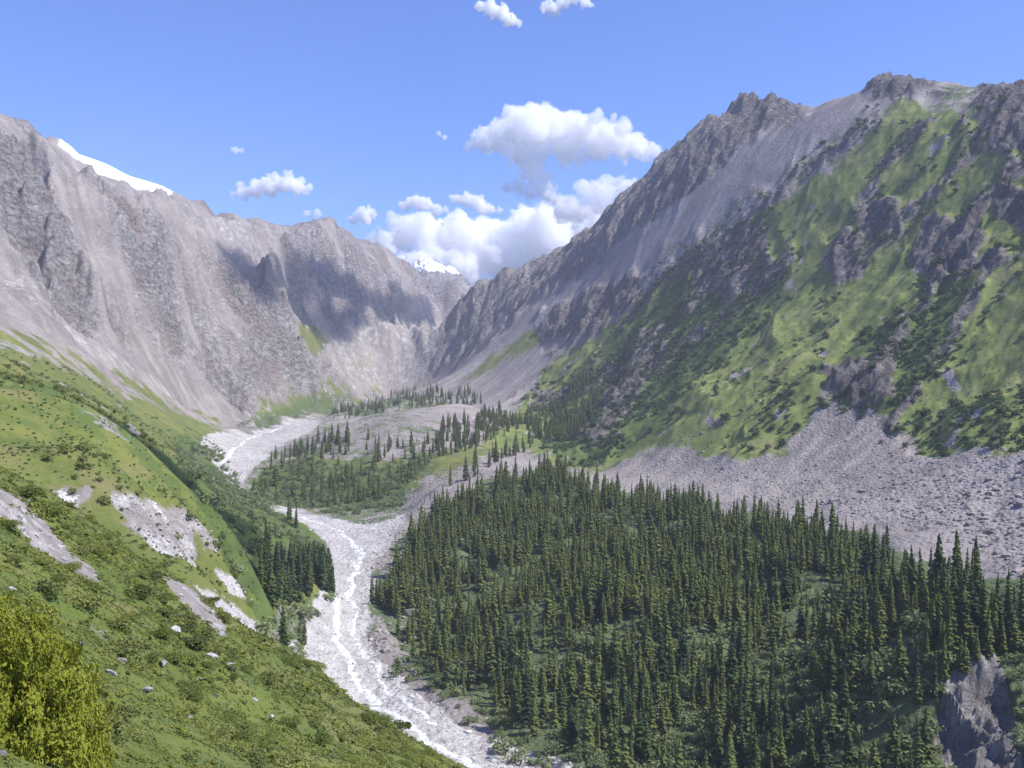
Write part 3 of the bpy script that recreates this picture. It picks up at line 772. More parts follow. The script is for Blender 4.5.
def scatter(name, protos, P, S, rotz, mat, smooth=False, stretch=None):
    """one merged mesh of many copies"""
    Vs, Fs, off = [], [], 0
    k = RNG.integers(0, len(protos), len(P))
    for i, (pv, pf) in enumerate(protos):
        m = np.where(k == i)[0]
        if not len(m): continue
        c, s = np.cos(rotz[m])[:, None], np.sin(rotz[m])[:, None]
        sx = S[m][:, None]; sz = sx if stretch is None else stretch[m][:, None]
        x = (pv[None, :, 0] * c - pv[None, :, 1] * s) * sx + P[m, 0][:, None]
        y = (pv[None, :, 0] * s + pv[None, :, 1] * c) * sx + P[m, 1][:, None]
        z = pv[None, :, 2] * sz + P[m, 2][:, None]
        Vs.append(np.stack([x, y, z], -1).reshape(-1, 3))
        Fs.append((pf[None] + (np.arange(len(m)) * len(pv))[:, None, None] + off).reshape(-1, pf.shape[1]))
        off += len(m) * len(pv)
    return obj_np(name, np.concatenate(Vs), np.concatenate(Fs), mat, smooth)

def thin(x, y, dist):
    """keep points no closer than about dist"""
    keep = []; cell = {}
    for i in range(len(x)):
        c = (int(x[i] // dist), int(y[i] // dist))
        if any((c[0] + a, c[1] + b) in cell and math.hypot(x[i] - x[cell[(c[0] + a, c[1] + b)]], y[i] - y[cell[(c[0] + a, c[1] + b)]]) < dist for a in (-1, 0, 1) for b in (-1, 0, 1)): continue
        if c in cell: continue
        cell[c] = i; keep.append(i)
    return np.array(keep, int)

def in_region(polys, n, xr, yr, dist, dens=None, blur=1):
    m = poly_mask(polys, blur) if not isinstance(polys, np.ndarray) else polys
    x = RNG.uniform(*xr, n); y = RNG.uniform(*yr, n)
    z = base(x, y); px, py = proj(x, y, z)
    w = samp(m, px, py)
    if dens: w = w * dens(x, y)
    k = RNG.random(n) < w
    x, y = x[k], y[k]
    k = thin(x, y, dist)
    return x[k], y[k]

# ------------------------------------------------------------------ spruces
sx, sy, sgrp = [], [], []
def add_spruce(x, y, g_):
    sx.extend(x); sy.extend(y); sgrp.extend([g_] * len(x))
gaps = lambda x, y: np.clip(1.25 - np.clip((x - 40) / 160, 0, 1) * np.clip((600 - y) / 150, 0, 1) * .55, .3, 1) * np.clip((fbm(x / 40.0 + 5, y / 40.0, 4) + .17) * 3.4, .04, 1)
FOREST = [[(366, 612), (394, 572), (416, 536), (444, 504), (496, 484), (560, 477), (600, 493), (690, 510), (760, 526), (860, 546), (900, 576), (985, 600), (1008, 625), (985, 655), (940, 672), (925, 720), (930, 800), (640, 800), (560, 756), (480, 706), (404, 655), (395, 625)]]
add_spruce(*in_region(FOREST, 26000, (-140, 300), (330, 1180), 5.0, gaps), 'forest')
add_spruce(*in_region([[(935, 606), (1040, 625), (1040, 665), (1010, 650), (985, 658), (940, 690)]], 1800, (130, 260), (360, 470), 4.5), 'forest')
add_spruce(*in_region([[(252, 496), (262, 472), (292, 448), (345, 436), (400, 442), (470, 436), (480, 446), (420, 470), (392, 498), (340, 506)]], 9000, (-360, 20), (950, 1750), 11.0,
                      lambda x, y: np.clip((fbm(x / 60.0, y / 60.0, 3) + .12) * 2, .02, .9)), 'moraine')
add_spruce(*in_region([[(330, 414), (400, 401), (480, 396), (482, 404), (430, 406), (370, 411), (335, 421)]], 7000, (-420, 0), (1500, 2600), 15.0, lambda x, y: np.clip((fbm(x / 70.0, y / 70.0, 2) + .3) * 2, .05, 1)), 'line')
add_spruce(*in_region([[(375, 398), (440, 392), (470, 392), (470, 398), (400, 402)]], 4000, (-420, 0), (1500, 2900), 9.0), 'line')
add_spruce(*in_region([[(515, 425), (560, 372), (605, 395), (590, 440), (545, 440)]], 3500, (0, 200), (1150, 1800), 10, lambda x, y: np.full(len(x), .5)), 'foot')
add_spruce(*in_region([[(425, 498), (480, 465), (540, 434), (548, 440), (485, 474), (430, 508)]], 2500, (-120, 60), (900, 1500), 9, lambda x, y: np.full(len(x), .12)), 'foot')
add_spruce(*in_region([[(440, 430), (500, 412), (520, 430), (470, 446)]], 3500, (-150, 50), (1200, 1900), 9, lambda x, y: np.full(len(x), .7)), 'foot')
add_spruce(*in_region([[(257, 604), (262, 578), (300, 574), (330, 574), (333, 594), (300, 600), (272, 614)]], 3000, (-200, -90), (480, 800), 4.4), 'clump')
for px, py, g_ in [(289, 524, 'pair'), (296, 528, 'pair'), (284, 650, 'bar'), (299, 641, 'bar'), (304, 645, 'bar'), (283, 660, 'bar'), (698, 500, 'scree'), (690, 499, 'scree'), (684, 502, 'scree')]:
    hx, hy, hz, ok = hit(px, py)
    add_spruce(hx, hy, g_)
sx, sy, sgrp = np.array(sx), np.array(sy), np.array(sgrp)
sz = ground_z(sx, sy) - .3
sh = np.clip(RNG.normal(19, 6.5, len(sx)), 5, 29)
sh[sgrp == 'clump'] = RNG.uniform(20, 29, (sgrp == 'clump').sum())
sh[np.isin(sgrp, ('bar', 'scree'))] = RNG.uniform(13, 19, np.isin(sgrp, ('bar', 'scree')).sum())
sh[sgrp == 'pair'] = (26, 22)
sh[(sgrp == 'line') | (sgrp == 'foot') | (sgrp == 'moraine')] *= .95
SP = [spruce_mesh(100 + i, sl) for i, sl in enumerate((1.1, 1.3, 1.5, 1.15, 1.75, .95, 1.3, 1.6, 1.05, 1.4))]
SPME = [mesh_np('crown', v, f, MAT_SPRUCE, False) for v, f in SP]
tv, tf = trunk_mesh(1.0, .012)
TRME = mesh_np('trunk', tv, tf, MAT_BARK)
spx, spy = proj(sx, sy, sz)
inframe = (spx > -8) & (spx < 1032) & (spy - F * sh / sy < 766)
size = np.where(inframe, F * sh / sy, -1)
special = np.isin(sgrp, ('clump', 'pair', 'bar', 'scree'))
order = np.lexsort((-size, ~special))
single = order[:296]
LAB = dict(forest=('slender dark spruce standing in the dense forest on the right bank', 'spruces of the dense right bank forest'),
           clump=('tall dark spruce in the isolated clump on the left river bank', 'spruces of the left bank clump'),
           pair=('dark spruce standing apart beside the river above the left bank clump', 'pair of spruces by the river'),
           bar=('small lone spruce on the stony left edge of the gravel riverbed', 'small spruces at the riverbed edge'),
           scree=('small spruce at the top forest edge against the grey scree', 'spruces in front of the scree'),
           moraine=('dark spruce on the moraine mound', 'spruces on the moraine'), line=('far dark spruce', 'far spruces'), foot=('dark spruce below the right mountain', 'spruces at the mountain foot'))
for i in single:
    e = bpy.data.objects.new('spruce', None); COL.objects.link(e)
    e.location = (sx[i], sy[i], sz[i]); w = sh[i] * RNG.uniform(.85, 1.2)
    e.scale = (w, w, sh[i]); e.rotation_euler = (RNG.normal(0, .03), RNG.normal(0, .03), RNG.uniform(0, 6.28))
    e.empty_display_size = .1
    c = bpy.data.objects.new('crown', SPME[RNG.integers(0, len(SPME))]); COL.objects.link(c); c.parent = e
    t = bpy.data.objects.new('trunk', TRME); COL.objects.link(t); t.parent = e
    tag(e, LAB[sgrp[i]][0], 'spruce', LAB[sgrp[i]][1])
rest = order[296:]
o = scatter('spruce_forest', SP, np.stack([sx, sy, sz], 1)[rest], sh[rest] * RNG.uniform(.85, 1.2, len(rest)), RNG.uniform(0, 6.28, len(rest)), MAT_SPRUCE, False, sh[rest])
tag(o, 'dense dark spruce forest covering the terrace and moraine', 'forest', kind='stuff')

# broadleaved undergrowth between the spruces and along the river
WIL = [clump(300 + i, 170, .15, 8, 1.15) for i in range(4)]
ux, uy = in_region(FOREST + [SHRUB[4], SHRUB[5], SHRUB[2], [(880, 620), (940, 640), (945, 800), (860, 800)], [(1000, 590), (1060, 600), (1060, 800), (1022, 760), (1015, 690)]], 46000, (-420, 260), (330, 1900), 4.6, lambda x, y: np.clip((fbm(x / 50.0 - 9, y / 50.0, 3) + .35) * 1.5, .12, 1))
ex, ey = in_region([[(400, 655), (480, 706), (560, 756), (640, 768), (900, 768), (900, 800), (560, 790), (470, 725), (395, 672)], [(232, 640), (300, 600), (335, 592), (330, 610), (305, 622), (300, 665), (280, 660)]], 4000, (-200, 200), (350, 900), 4.0)
fx_, fy_ = in_region([[(880, 625), (948, 640), (945, 800), (860, 800)], [(1012, 610), (1060, 600), (1060, 800), (1026, 770), (1010, 680)], [(640, 640), (860, 620), (880, 760), (640, 768)]], 5000, (20, 260), (340, 520), 3.6, lambda x, y: np.clip((fbm(x / 22.0, y / 22.0, 3) + .35) * 1.3, .1, 1))
ux, uy = np.concatenate([ux, ex, fx_]), np.concatenate([uy, ey, fy_])
uz = ground_z(ux, uy) - .2
o = scatter('undergrowth', WIL, np.stack([ux, uy, uz], 1), 1.6 + RNG.gamma(2.0, 1.05, len(ux)).clip(0, 5.5), RNG.uniform(0, 6.28, len(ux)), MAT_WILLOW)
tag(o, 'pale green willow and rowan undergrowth between the spruces', 'undergrowth', kind='stuff')

# ------------------------------------------------------------------ shrubs on the right mountain
SB = [clump(400 + i, 130, .19, 6, 1.15) for i in range(4)]
SBME = [mesh_np('mountain_shrub', v, f, MAT_SLOPEBUSH, False) for v, f in SB]
bx, by = in_region([SHRUB[0], SHRUB[1]], 26000, (0, 900), (850, 2100), 8.0, lambda x, y: np.clip((fbm(x / 70.0, y / 70.0, 4) + .28) * 2.2, .04, .9))
cx_, cy_ = in_region([GRASS[1], GRASS[2], GRASS[3]], 9000, (0, 900), (700, 2000), 12.0, lambda x, y: np.clip((fbm(x / 60.0 + 8, y / 60.0, 3) - .02) * 1.6, .03, .6))
dx_, dy_ = in_region([[(900, 420), (940, 405), (1024, 395), (1060, 400), (1060, 440), (1024, 448), (935, 458), (905, 445)], [(825, 395), (862, 412), (860, 420), (820, 408)], [(750, 370), (800, 380), (790, 420), (760, 430)]], 5000, (200, 700), (700, 1200), 8.0, lambda x, y: np.full(len(x), .5))
rx_, ry_ = in_region(np.clip(M_rib * 1.2, 0, 1), 26000, (0, 1000), (800, 2100), 9.0, lambda x, y: np.clip((fbm(x / 40.0 + 8, y / 40.0, 3) + .15) * 1.4, .05, .7))
mx = np.concatenate([bx, cx_, dx_, rx_]); my = np.concatenate([by, cy_, dy_, ry_])
mz = ground_z(mx, my) - .4
ms = RNG.gamma(3.2, 1.0, len(mx)) + 1.6
ms = np.clip(ms, 1.8, 8.0)
qx, qy = proj(mx, my, mz)
onfr = (qx > 0) & (qx < 1024) & (qy > 0) & (qy < 768)
szm = np.where(onfr, ms / my, -1)
od = np.argsort(-szm)
for i in od[:240]:
    o = bpy.data.objects.new('mountain_shrub', SBME[RNG.integers(0, 4)]); COL.objects.link(o)
    o.location = (mx[i], my[i], mz[i]); o.scale = (ms[i], ms[i], ms[i] * RNG.uniform(.8, 1.15)); o.rotation_euler = (0, 0, RNG.uniform(0, 6.28))
    tag(o, 'dark green rounded shrub growing on the green face of the right mountain', 'shrub', 'shrubs on the right mountain')
r_ = od[240:]
o = scatter('shrubbery', SB, np.stack([mx, my, mz], 1)[r_], ms[r_], RNG.uniform(0, 6.28, len(r_)), MAT_SLOPEBUSH)
tag(o, 'smaller dark shrubs covering the right mountain', 'shrubbery', kind='stuff')

# shrubs on the left hillside
hx_, hy_ = in_region([GRASS[5]], 40000, (-480, -90), (250, 1500), 4.0, lambda x, y: np.clip((fbm(x / 45.0 + 2, y / 45.0, 5) - .08) * 2.2, .0, .9) * (y > 240))
hz_ = ground_z(hx_, hy_) - .2
o = scatter('hillside_shrubbery', WIL, np.stack([hx_, hy_, hz_], 1), RNG.uniform(.8, 2.6, len(hx_)), RNG.uniform(0, 6.28, len(hx_)), MAT_LOW)
tag(o, 'low green shrubs dotted over the left hillside', 'shrubbery', kind='stuff')

# small tufts that break up the meadows on both sides
TU = [clump(440 + i, 44, .30, 4, .9) for i in range(4)]
tx, ty = in_region([GRASS[1], GRASS[2], GRASS[3], SHRUB[0], SHRUB[1]], 60000, (0, 900), (700, 1900), 3.5, lambda x, y: np.clip((fbm(x / 40.0 - 8, y / 40.0, 4) - .05) * 1.3, .02, .6))
o = scatter('meadow_tufts', TU, np.stack([tx, ty, ground_z(tx, ty) - .1], 1), RNG.uniform(.6, 1.7, len(tx)), RNG.uniform(0, 6.28, len(tx)), MAT_TUFT)
tag(o, 'small tufts and dwarf shrubs speckling the meadows of the right mountain', 'undergrowth', kind='stuff')
tx, ty = in_region([GRASS[5]], 90000, (-300, -80), (235, 800), 1.6, lambda x, y: np.clip((fbm(x / 22.0 - 8, y / 22.0, 4) + .15) * 1.3, .04, .8))
o = scatter('hillside_tufts', TU, np.stack([tx, ty, ground_z(tx, ty) - .1], 1), RNG.uniform(.25, .9, len(tx)), RNG.uniform(0, 6.28, len(tx)), MAT_TUFT)
tag(o, 'small grass tufts and herbs speckling the left hillside meadow', 'undergrowth', kind='stuff')

# ------------------------------------------------------------------ loose stone
RK = [rock_shape(500 + i, 1, .75) for i in range(6)]
kx, ky = in_region(M_scree, 60000, (-200, 520), (480, 1500), 2.2, lambda x, y: np.clip(1.1 - (y - 700) / 900, .05, .9))
kz = ground_z(kx, ky)
o = scatter('scree_boulders', RK, np.stack([kx, ky, kz], 1), np.clip(RNG.lognormal(-.25, .55, len(kx)), .35, 4.5) * np.clip(1.9 - (ky - 560) / 330, .8, 1.9), RNG.uniform(0, 6.28, len(kx)), MAT_GREYSTONE)
tag(o, 'grey scree boulders piled at the foot of the right mountain', 'scree', kind='stuff')
kx, ky = in_region(PALE[:2] + PALE[4:6], 60000, (-480, 120), (340, 1300), 1.7, lambda x, y: np.clip(1.1 - (y - 400) / 900, .05, .9))
kz = ground_z(kx, ky)
o = scatter('river_boulders', RK, np.stack([kx, ky, kz], 1), np.clip(RNG.lognormal(-.45, .45, len(kx)), .25, 2.4), RNG.uniform(0, 6.28, len(kx)), MAT_PALESTONE)
tag(o, 'pale rounded stones strewn over the gravel riverbed', 'stones', kind='stuff')

kx, ky = in_region(PALE[2:6], 26000, (-200, -60), (240, 480), 1.1)
kz = ground_z(kx, ky)
o = scatter('scar_stones', RK, np.stack([kx, ky, kz], 1), np.clip(RNG.lognormal(-1.0, .5, len(kx)), .15, 1.3), RNG.uniform(0, 6.28, len(kx)), MAT_NEARSTONE)
tag(o, 'pale loose stones on the bare scar of the left hillside', 'stones', kind='stuff')

# ------------------------------------------------------------------ water
def water_material():
    b = NB('glacier_water')
    pos = b.n('ShaderNodeTexCoord').outputs['Object']
    n1 = b.noise(pos, .35, 5, .7, .8); n2 = b.noise(pos, .06, 3, .6)
    c = b.mix(b.ramp(n1, .36, .56), (0.42, 0.46, 0.48), (0.72, 0.74, 0.75))
    c = b.mix(b.ramp(n2, .55, .75), c, (0.50, 0.56, 0.60))
    b.diffuse(c, b.bump(n1, .6, .4), .35, .4)
    return b.m
MAT_WATER = water_material()
def stream(path, width, name, label):
    P = np.array(path, float)
    x, y, z, ok = hit(P[:, 0], P[:, 1])
    t = np.arange(len(P)); tt = np.linspace(0, len(P) - 1, len(P) * 40)
    X = np.interp(tt, t, x); Y = np.interp(tt, t, y)
    k = np.ones(25) / 25
    X = np.convolve(np.pad(X, 12, mode='edge'), k, 'valid'); Y = np.convolve(np.pad(Y, 12, mode='edge'), k, 'valid')
    dx, dy = np.gradient(X), np.gradient(Y); L = np.hypot(dx, dy) + 1e-6
    X = X + (-dy / L) * fbm(tt * 1.3, tt * 0 + 3, 3) * 4; Y = Y + (dx / L) * fbm(tt * 1.3, tt * 0 + 3, 3) * 4
    u = np.linspace(-1, 1, 9)
    wv = width * (1 + .6 * fbm(tt * 1.1 + 50, tt * 0, 3))
    VX = X[:, None] + (-dy / L)[:, None] * u * wv[:, None]; VY = Y[:, None] + (dx / L)[:, None] * u * wv[:, None]
    VZ = ground_z(VX.ravel(), VY.ravel()).reshape(VX.shape)
    VZ = .5 * VZ + .5 * VZ.mean(1, keepdims=True) + .12 - .3 * np.abs(u) ** 2 + .28 * fbm(VX / 5.0, VY / 5.0, 3)
    n, m = VX.shape; I = np.arange(n * m).reshape(n, m)
    q = np.stack([I[:-1, :-1], I[:-1, 1:], I[1:, 1:], I[1:, :-1]], -1).reshape(-1, 4)
    o = obj_np(name, np.stack([VX.ravel(), VY.ravel(), VZ.ravel()], 1), q, MAT_WATER)
    tag(o, label, 'river', kind='structure')
stream([(300, 517), (322, 524), (342, 533), (356, 547), (363, 562), (352, 576), (346, 598), (332, 618), (336, 640), (348, 664), (366, 690), (392, 715), (428, 742), (470, 764), (520, 795)], 3.4, 'river', 'white foaming glacier river running down the gravel bed')
stream([(346, 598), (356, 612), (352, 632), (362, 655), (384, 680), (410, 705), (440, 728)], 1.8, 'river', 'thin side braid of the river on the gravel bed')
stream([(300, 424), (270, 432), (245, 440), (228, 452), (222, 466), (234, 482)], 4.0, 'river', 'upper reach of the river below the pale scarp')

# ------------------------------------------------------------------ the near slope
def near_hit(px, py):
    x, y, z, ok = hit(px, py, fn=near_z, y0=6, y1=230, n=500)
    return x, y, z
JUN = [clump(600 + i, 2600, .05, 9, .62, .75, .9) for i in range(5)]
MAT_OLIVE = foliage_material('olive_juniper', (0.105, 0.140, 0.034), (0.22, 0.25, 0.062), .2, .35, (0.27, 0.275, 0.08))
JUNME = [mesh_np('juniper_shrub', v, f, MAT_OLIVE, False) for v, f in JUN]
LOWME = [mesh_np('low_shrub', v, f, MAT_LOW, False) for v, f in [clump(620 + i, 900, .08, 8, .6, .8, .6) for i in range(3)]]
def shrub(name, me, x, y, z, s, hgt, label, cat, group=None):
    o = bpy.data.objects.new(name, me); COL.objects.link(o)
    o.location = (x, y, z - .12 * s); o.scale = (s, s, s * hgt); o.rotation_euler = (0, 0, RNG.uniform(0, 6.28))
    tag(o, label, cat, group)
    return o
# the big bush in the corner
def spray_bush(seed, lobes, per, size):
    r = np.random.default_rng(seed); Vs = []
    for i in range(lobes):
        a = r.uniform(0, 6.28); e = math.asin(r.uniform(-.1, 1)); q_ = r.uniform(.62, 1.0)
        c = np.array([math.cos(a) * math.cos(e), math.sin(a) * math.cos(e), math.sin(e)]) * q_
        ax = c * .9 + np.array([0, 0, .5]) + r.normal(0, .35, 3); ax /= np.linalg.norm(ax)
        L = r.uniform(.06, .15); t = r.random(per) ** .7
        p = c + ax * (t * L)[:, None] + r.normal(0, 1, (per, 3)) * (.055 * (1.1 - t))[:, None]
        n = r.normal(0, .7, (per, 3)) + ax + (p - c) * 4; n /= np.linalg.norm(n, axis=1)[:, None]
        u_ = np.cross(n, r.normal(size=(per, 3))); u_ /= np.linalg.norm(u_, axis=1)[:, None]; w_ = np.cross(n, u_)
        s_ = (size * r.uniform(.6, 1.4, per))[:, None]
        Vs.append(np.stack([p - u_ * s_ * .5, p + w_ * s_ * .4, p + u_ * s_ * 1.2, p - w_ * s_ * .4], 1).reshape(-1, 3))
    V = np.concatenate(Vs); return V, np.arange(len(V)).reshape(-1, 4)
bv, bf = spray_bush(650, 1500, 95, .017)
bigme = mesh_np('juniper_bush', bv, bf, MAT_JUNIPER, False)
x, y, z = near_hit([22], [760])
o = bpy.data.objects.new('juniper_bush', bigme); COL.objects.link(o)
BY = 24.0
bxx = (-12 - CX) / F * BY
o.location = (bxx, BY, (HY - 830) / F * BY); o.scale = (2.9, 2.8, 5.5)
tag(o, 'large bright yellow green juniper bush filling the bottom left corner', 'bush')
x, y, z = near_hit([45], [514])
shrub('juniper_shrub', JUNME[0], x[0], y[0], z[0], 2.6, 1.25, 'round dark olive juniper standing beside the upper pale strip', 'bush')
n = 240
px = RNG.uniform(0, 430, 2600); py = RNG.uniform(490, 766, 2600)
x, y, z = near_hit(px, py)
fx, fy = proj(x, y, z)
k = (np.abs(fy - py) < 3) & (y < 200) & (y > 20) & (fbm(x / 14.0, y / 14.0, 2) > -.12)
k &= samp(M_strip, px, py) < .2
x, y, z = x[k], y[k], z[k]
kk = thin(x, y, 2.4)[:n]
for i in kk:
    s = RNG.uniform(.7, 2.0) * (1 if y[i] > 60 else .6)
    if fbm(x[i:i+1] / 25.0 + 4, y[i:i+1] / 25.0, 2)[0] > -.02:
        shrub('juniper_shrub', JUNME[RNG.integers(0, 5)], x[i], y[i], z[i], s, RNG.uniform(.7, 1.1), 'low olive green juniper shrub spreading over the near slope', 'bush', 'juniper shrubs on the near slope')
    else:
        shrub('low_shrub', LOWME[RNG.integers(0, 3)], x[i], y[i], z[i], s, RNG.uniform(.7, 1.1), 'low grey green shrub among the junipers of the near slope', 'bush', 'grey green shrubs on the near slope')
# ground cover: short tufts and sprays everywhere on it
def ground_cover(n=480000):
    Y = np.exp(RNG.uniform(math.log(9), math.log(225), n)); px = RNG.uniform(-60, 620, n)
    x = (px - CX) / F * Y; y = Y
    z = near_z(x, y)
    d = np.clip((fbm(x / 5.0, y / 5.0, 3) + .55) * 1.3, .1, 1)
    k = (RNG.random(n) < d) & (near_cover(x, y, z) < .35)
    x, y, z = x[k], y[k], z[k]; n = len(x)
    s = np.clip(.0022 * y, .04, .4) * RNG.uniform(.6, 1.6, n)
    a = RNG.uniform(0, 6.28, n); lean = RNG.normal(0, .5, (n, 2))
    t = np.stack([np.cos(a), np.sin(a), np.zeros(n)], 1)
    up = np.stack([lean[:, 0] - .75, lean[:, 1] + .3, np.full(n, .6)], 1)
    p = np.stack([x, y, z - .03], 1)
    V = np.stack([p - t * s[:, None] * .7, p + t * s[:, None] * .7, p + up * s[:, None] * 1.2], 1).reshape(-1, 3)
    o = obj_np('low_growth', V, np.arange(n * 3).reshape(n, 3), MAT_LOW, False)
    tag(o, 'short grass and herbs covering the near slope', 'grass', kind='stuff')
ground_cover()
def herbs(n=24000):
    Y = np.exp(RNG.uniform(math.log(16), math.log(215), n)); px = RNG.uniform(-40, 560, n)
    x = (px - CX) / F * Y; z = near_z(x, Y)
    k = (RNG.random(n) < np.clip((fbm(x / 8.0 + 3, Y / 8.0, 4) + .25) * 1.5, 0, .9)) & (near_cover(x, Y, z) < .3)
    x, Y, z = x[k], Y[k], z[k]
    s = np.clip(.0045 * Y, .14, .8) * RNG.uniform(.5, 1.5, len(x))
    pr = [clump(640 + i, 46, .26, 5, .7, .8, .9) for i in range(4)]
    o = scatter('herbs', pr, np.stack([x, Y, z - .05], 1), s, RNG.uniform(0, 6.28, len(x)), MAT_HERB)
    tag(o, 'low leafy herbs and heath mottling the near slope', 'undergrowth', kind='stuff')
MAT_HERB = foliage_material('herb_leaves', (0.070, 0.110, 0.024), (0.215, 0.245, 0.055), .35, .3, (0.27, 0.25, 0.10))
herbs()
kx = RNG.uniform(-110, 0, 60000); ky = RNG.uniform(60, 200, 60000); kz = near_z(kx, ky)
k = RNG.random(60000) < .5 * near_cover(kx, ky, kz) ** 2
kx, ky, kz = kx[k], ky[k], kz[k]
o = scatter('strip_stones', RK, np.stack([kx, ky, kz], 1), np.clip(RNG.lognormal(-1.5, .55, len(kx)), .08, .8), RNG.uniform(0, 6.28, len(kx)), MAT_NEARSTONE)
tag(o, 'pale loose stones in the bare strips of the near slope', 'stones', kind='stuff')
# pale boulders
BO = [(120, 662, 7, 'elongated pale boulder lying lengthwise in the middle of the near slope'), (112, 674, 5, 'smaller pale boulder just below the elongated one on the near slope'),
      (163, 666, 7, 'grey boulder right of the elongated pale boulder on the near slope'), (49, 617, 8, 'pale grey boulder above the big corner juniper'), (34, 615, 5, 'low pale stone left of the grey boulder above the corner juniper'),
      (81, 645, 5, None), (146, 692, 6, None), (176, 630, 6, None), (229, 668, 8, 'pale boulder beside dark shrubs near the lower edge of the near slope'), (212, 657, 5, None), (201, 680, 4, None), (216, 697, 3, None),
      (270, 718, 4, None), (190, 719, 4, None), (12, 590, 4, None), (2, 757, 9, 'bluish grey boulder at the left frame edge below the big juniper'), (255, 700, 3, None), (130, 640, 3, None), (60, 660, 3, None), (236, 742, 4, None)]
for j, (px, py, w, lab) in enumerate(BO):
    v, f = rock_shape(700 + j, 3, .62)
    nn = perlin3(v[:, 0] * 2.2 + j, v[:, 1] * 2.2, v[:, 2] * 2.2)
    v = v * (1 + .12 * nn)[:, None]
    x, y, z = near_hit([px], [py])
    s = w / F * y[0]
    o = obj_np('boulder', v, f, MAT_NEARSTONE, False)
    o.location = (x[0], y[0], z[0] + .25 * s); o.scale = (s * RNG.uniform(.9, 1.3), s * .9, s * RNG.uniform(.8, 1.1)); o.rotation_euler = (RNG.uniform(-.3, .3), .45, RNG.uniform(0, 3))
    tag(o, lab or 'small pale boulder half hidden in the herbs of the near slope', 'boulder', None if lab else 'small boulders on the near slope')

# ------------------------------------------------------------------ clouds
def cloud_material():
    b = NB('cloud_vapour')
    v = b.n('ShaderNodeVolumePrincipled')
    v.inputs['Color'].default_value = (.999, .999, 1, 1)
    v.inputs['Density'].default_value = .008
    v.inputs['Anisotropy'].default_value = 0.05
    b.link(v.outputs[0], b.out.inputs['Volume'])
    tr = b.n('ShaderNodeBsdfTransparent'); d = b.n('ShaderNodeBsdfDiffuse'); d.inputs[0].default_value = (.95, .95, .96, 1)
    mx = b.n('ShaderNodeMixShader'); mx.inputs[0].default_value = .04
    b.link(tr.outputs[0], mx.inputs[1]); b.link(d.outputs[0], mx.inputs[2]); b.link(mx.outputs[0], b.out.inputs['Surface'])
    return b.m
MAT_CLOUD = cloud_material()
def cloud_mesh(blobs, vox, amp, seed):
    """union of puffs, remeshed to one skin, then billowed at several sizes"""
    r = np.random.default_rng(seed)
    bm = bmesh.new()
    Mt = __import__('mathutils').Matrix
    for (x, y, z, rad) in blobs:
        for _ in range(9):
            d = r.normal(size=3); d /= np.linalg.norm(d)
            rr = rad * r.uniform(.2, .55); c = np.array([x, y, z]) + d * rad * r.uniform(.5, .95)
            bmesh.ops.create_icosphere(bm, subdivisions=2, radius=rr, matrix=Mt.Translation(Vector(c)))
        bmesh.ops.create_icosphere(bm, subdivisions=2, radius=rad * .8, matrix=Mt.Translation(Vector((x, y, z))))
    me = bpy.data.meshes.new('puffs'); bm.to_mesh(me); bm.free()
    o = bpy.data.objects.new('puffs', me); COL.objects.link(o)
    m = o.modifiers.new('r', 'REMESH'); m.mode = 'VOXEL'; m.voxel_size = vox
    dg = bpy.context.evaluated_depsgraph_get(); ev = o.evaluated_get(dg); em = ev.to_mesh()
    n = len(em.vertices); co = np.empty(n * 3, np.float32); em.vertices.foreach_get('co', co); co = co.reshape(-1, 3).astype(float)
    no = np.empty(n * 3, np.float32); em.vertex_normals.foreach_get('vector', no); no = no.reshape(-1, 3).astype(float)
    polys = [tuple(p.vertices) for p in em.polygons]
    ev.to_mesh_clear(); bpy.data.objects.remove(o); bpy.data.meshes.remove(me)
    # keep one connected skin
    E = np.array([(p[a_], p[(a_ + 1) % len(p)]) for p in polys for a_ in range(len(p))])
    lab = np.arange(n)
    while True:
        new = lab.copy(); mn = np.minimum(lab[E[:, 0]], lab[E[:, 1]])
        np.minimum.at(new, E[:, 0], mn); np.minimum.at(new, E[:, 1], mn)
        new = new[new]
        if (new == lab).all(): break
        lab = new
    big = np.bincount(lab).argmax(); keep = lab == big
    remap = np.cumsum(keep) - 1
    polys = [tuple(remap[list(p)]) for p in polys if keep[p[0]]]; co = co[keep]; no = no[keep]; n = len(co)
    d = 0; s = amp * 4.5; a = 1.0
    for i in range(5):
        d = d + a * (np.abs(perlin3(co[:, 0] / s + 7 * i, co[:, 1] / s, co[:, 2] / s + 3 * i)) * 2 - .6); s *= .48; a *= .6
    co += no * (d * amp)[:, None]
    f4 = np.array([p for p in polys if len(p) == 4]); f3 = np.array([p for p in polys if len(p) == 3])
    return mesh_np('cloud', co, [f for f in (f4, f3) if len(f)], MAT_CLOUD)
MAT_CLOUD_THICK = MAT_CLOUD.copy(); MAT_CLOUD_THICK.name = 'small_cloud_vapour'
[n_ for n_ in MAT_CLOUD_THICK.node_tree.nodes if n_.type == 'PRINCIPLED_VOLUME'][0].inputs['Density'].default_value = .022
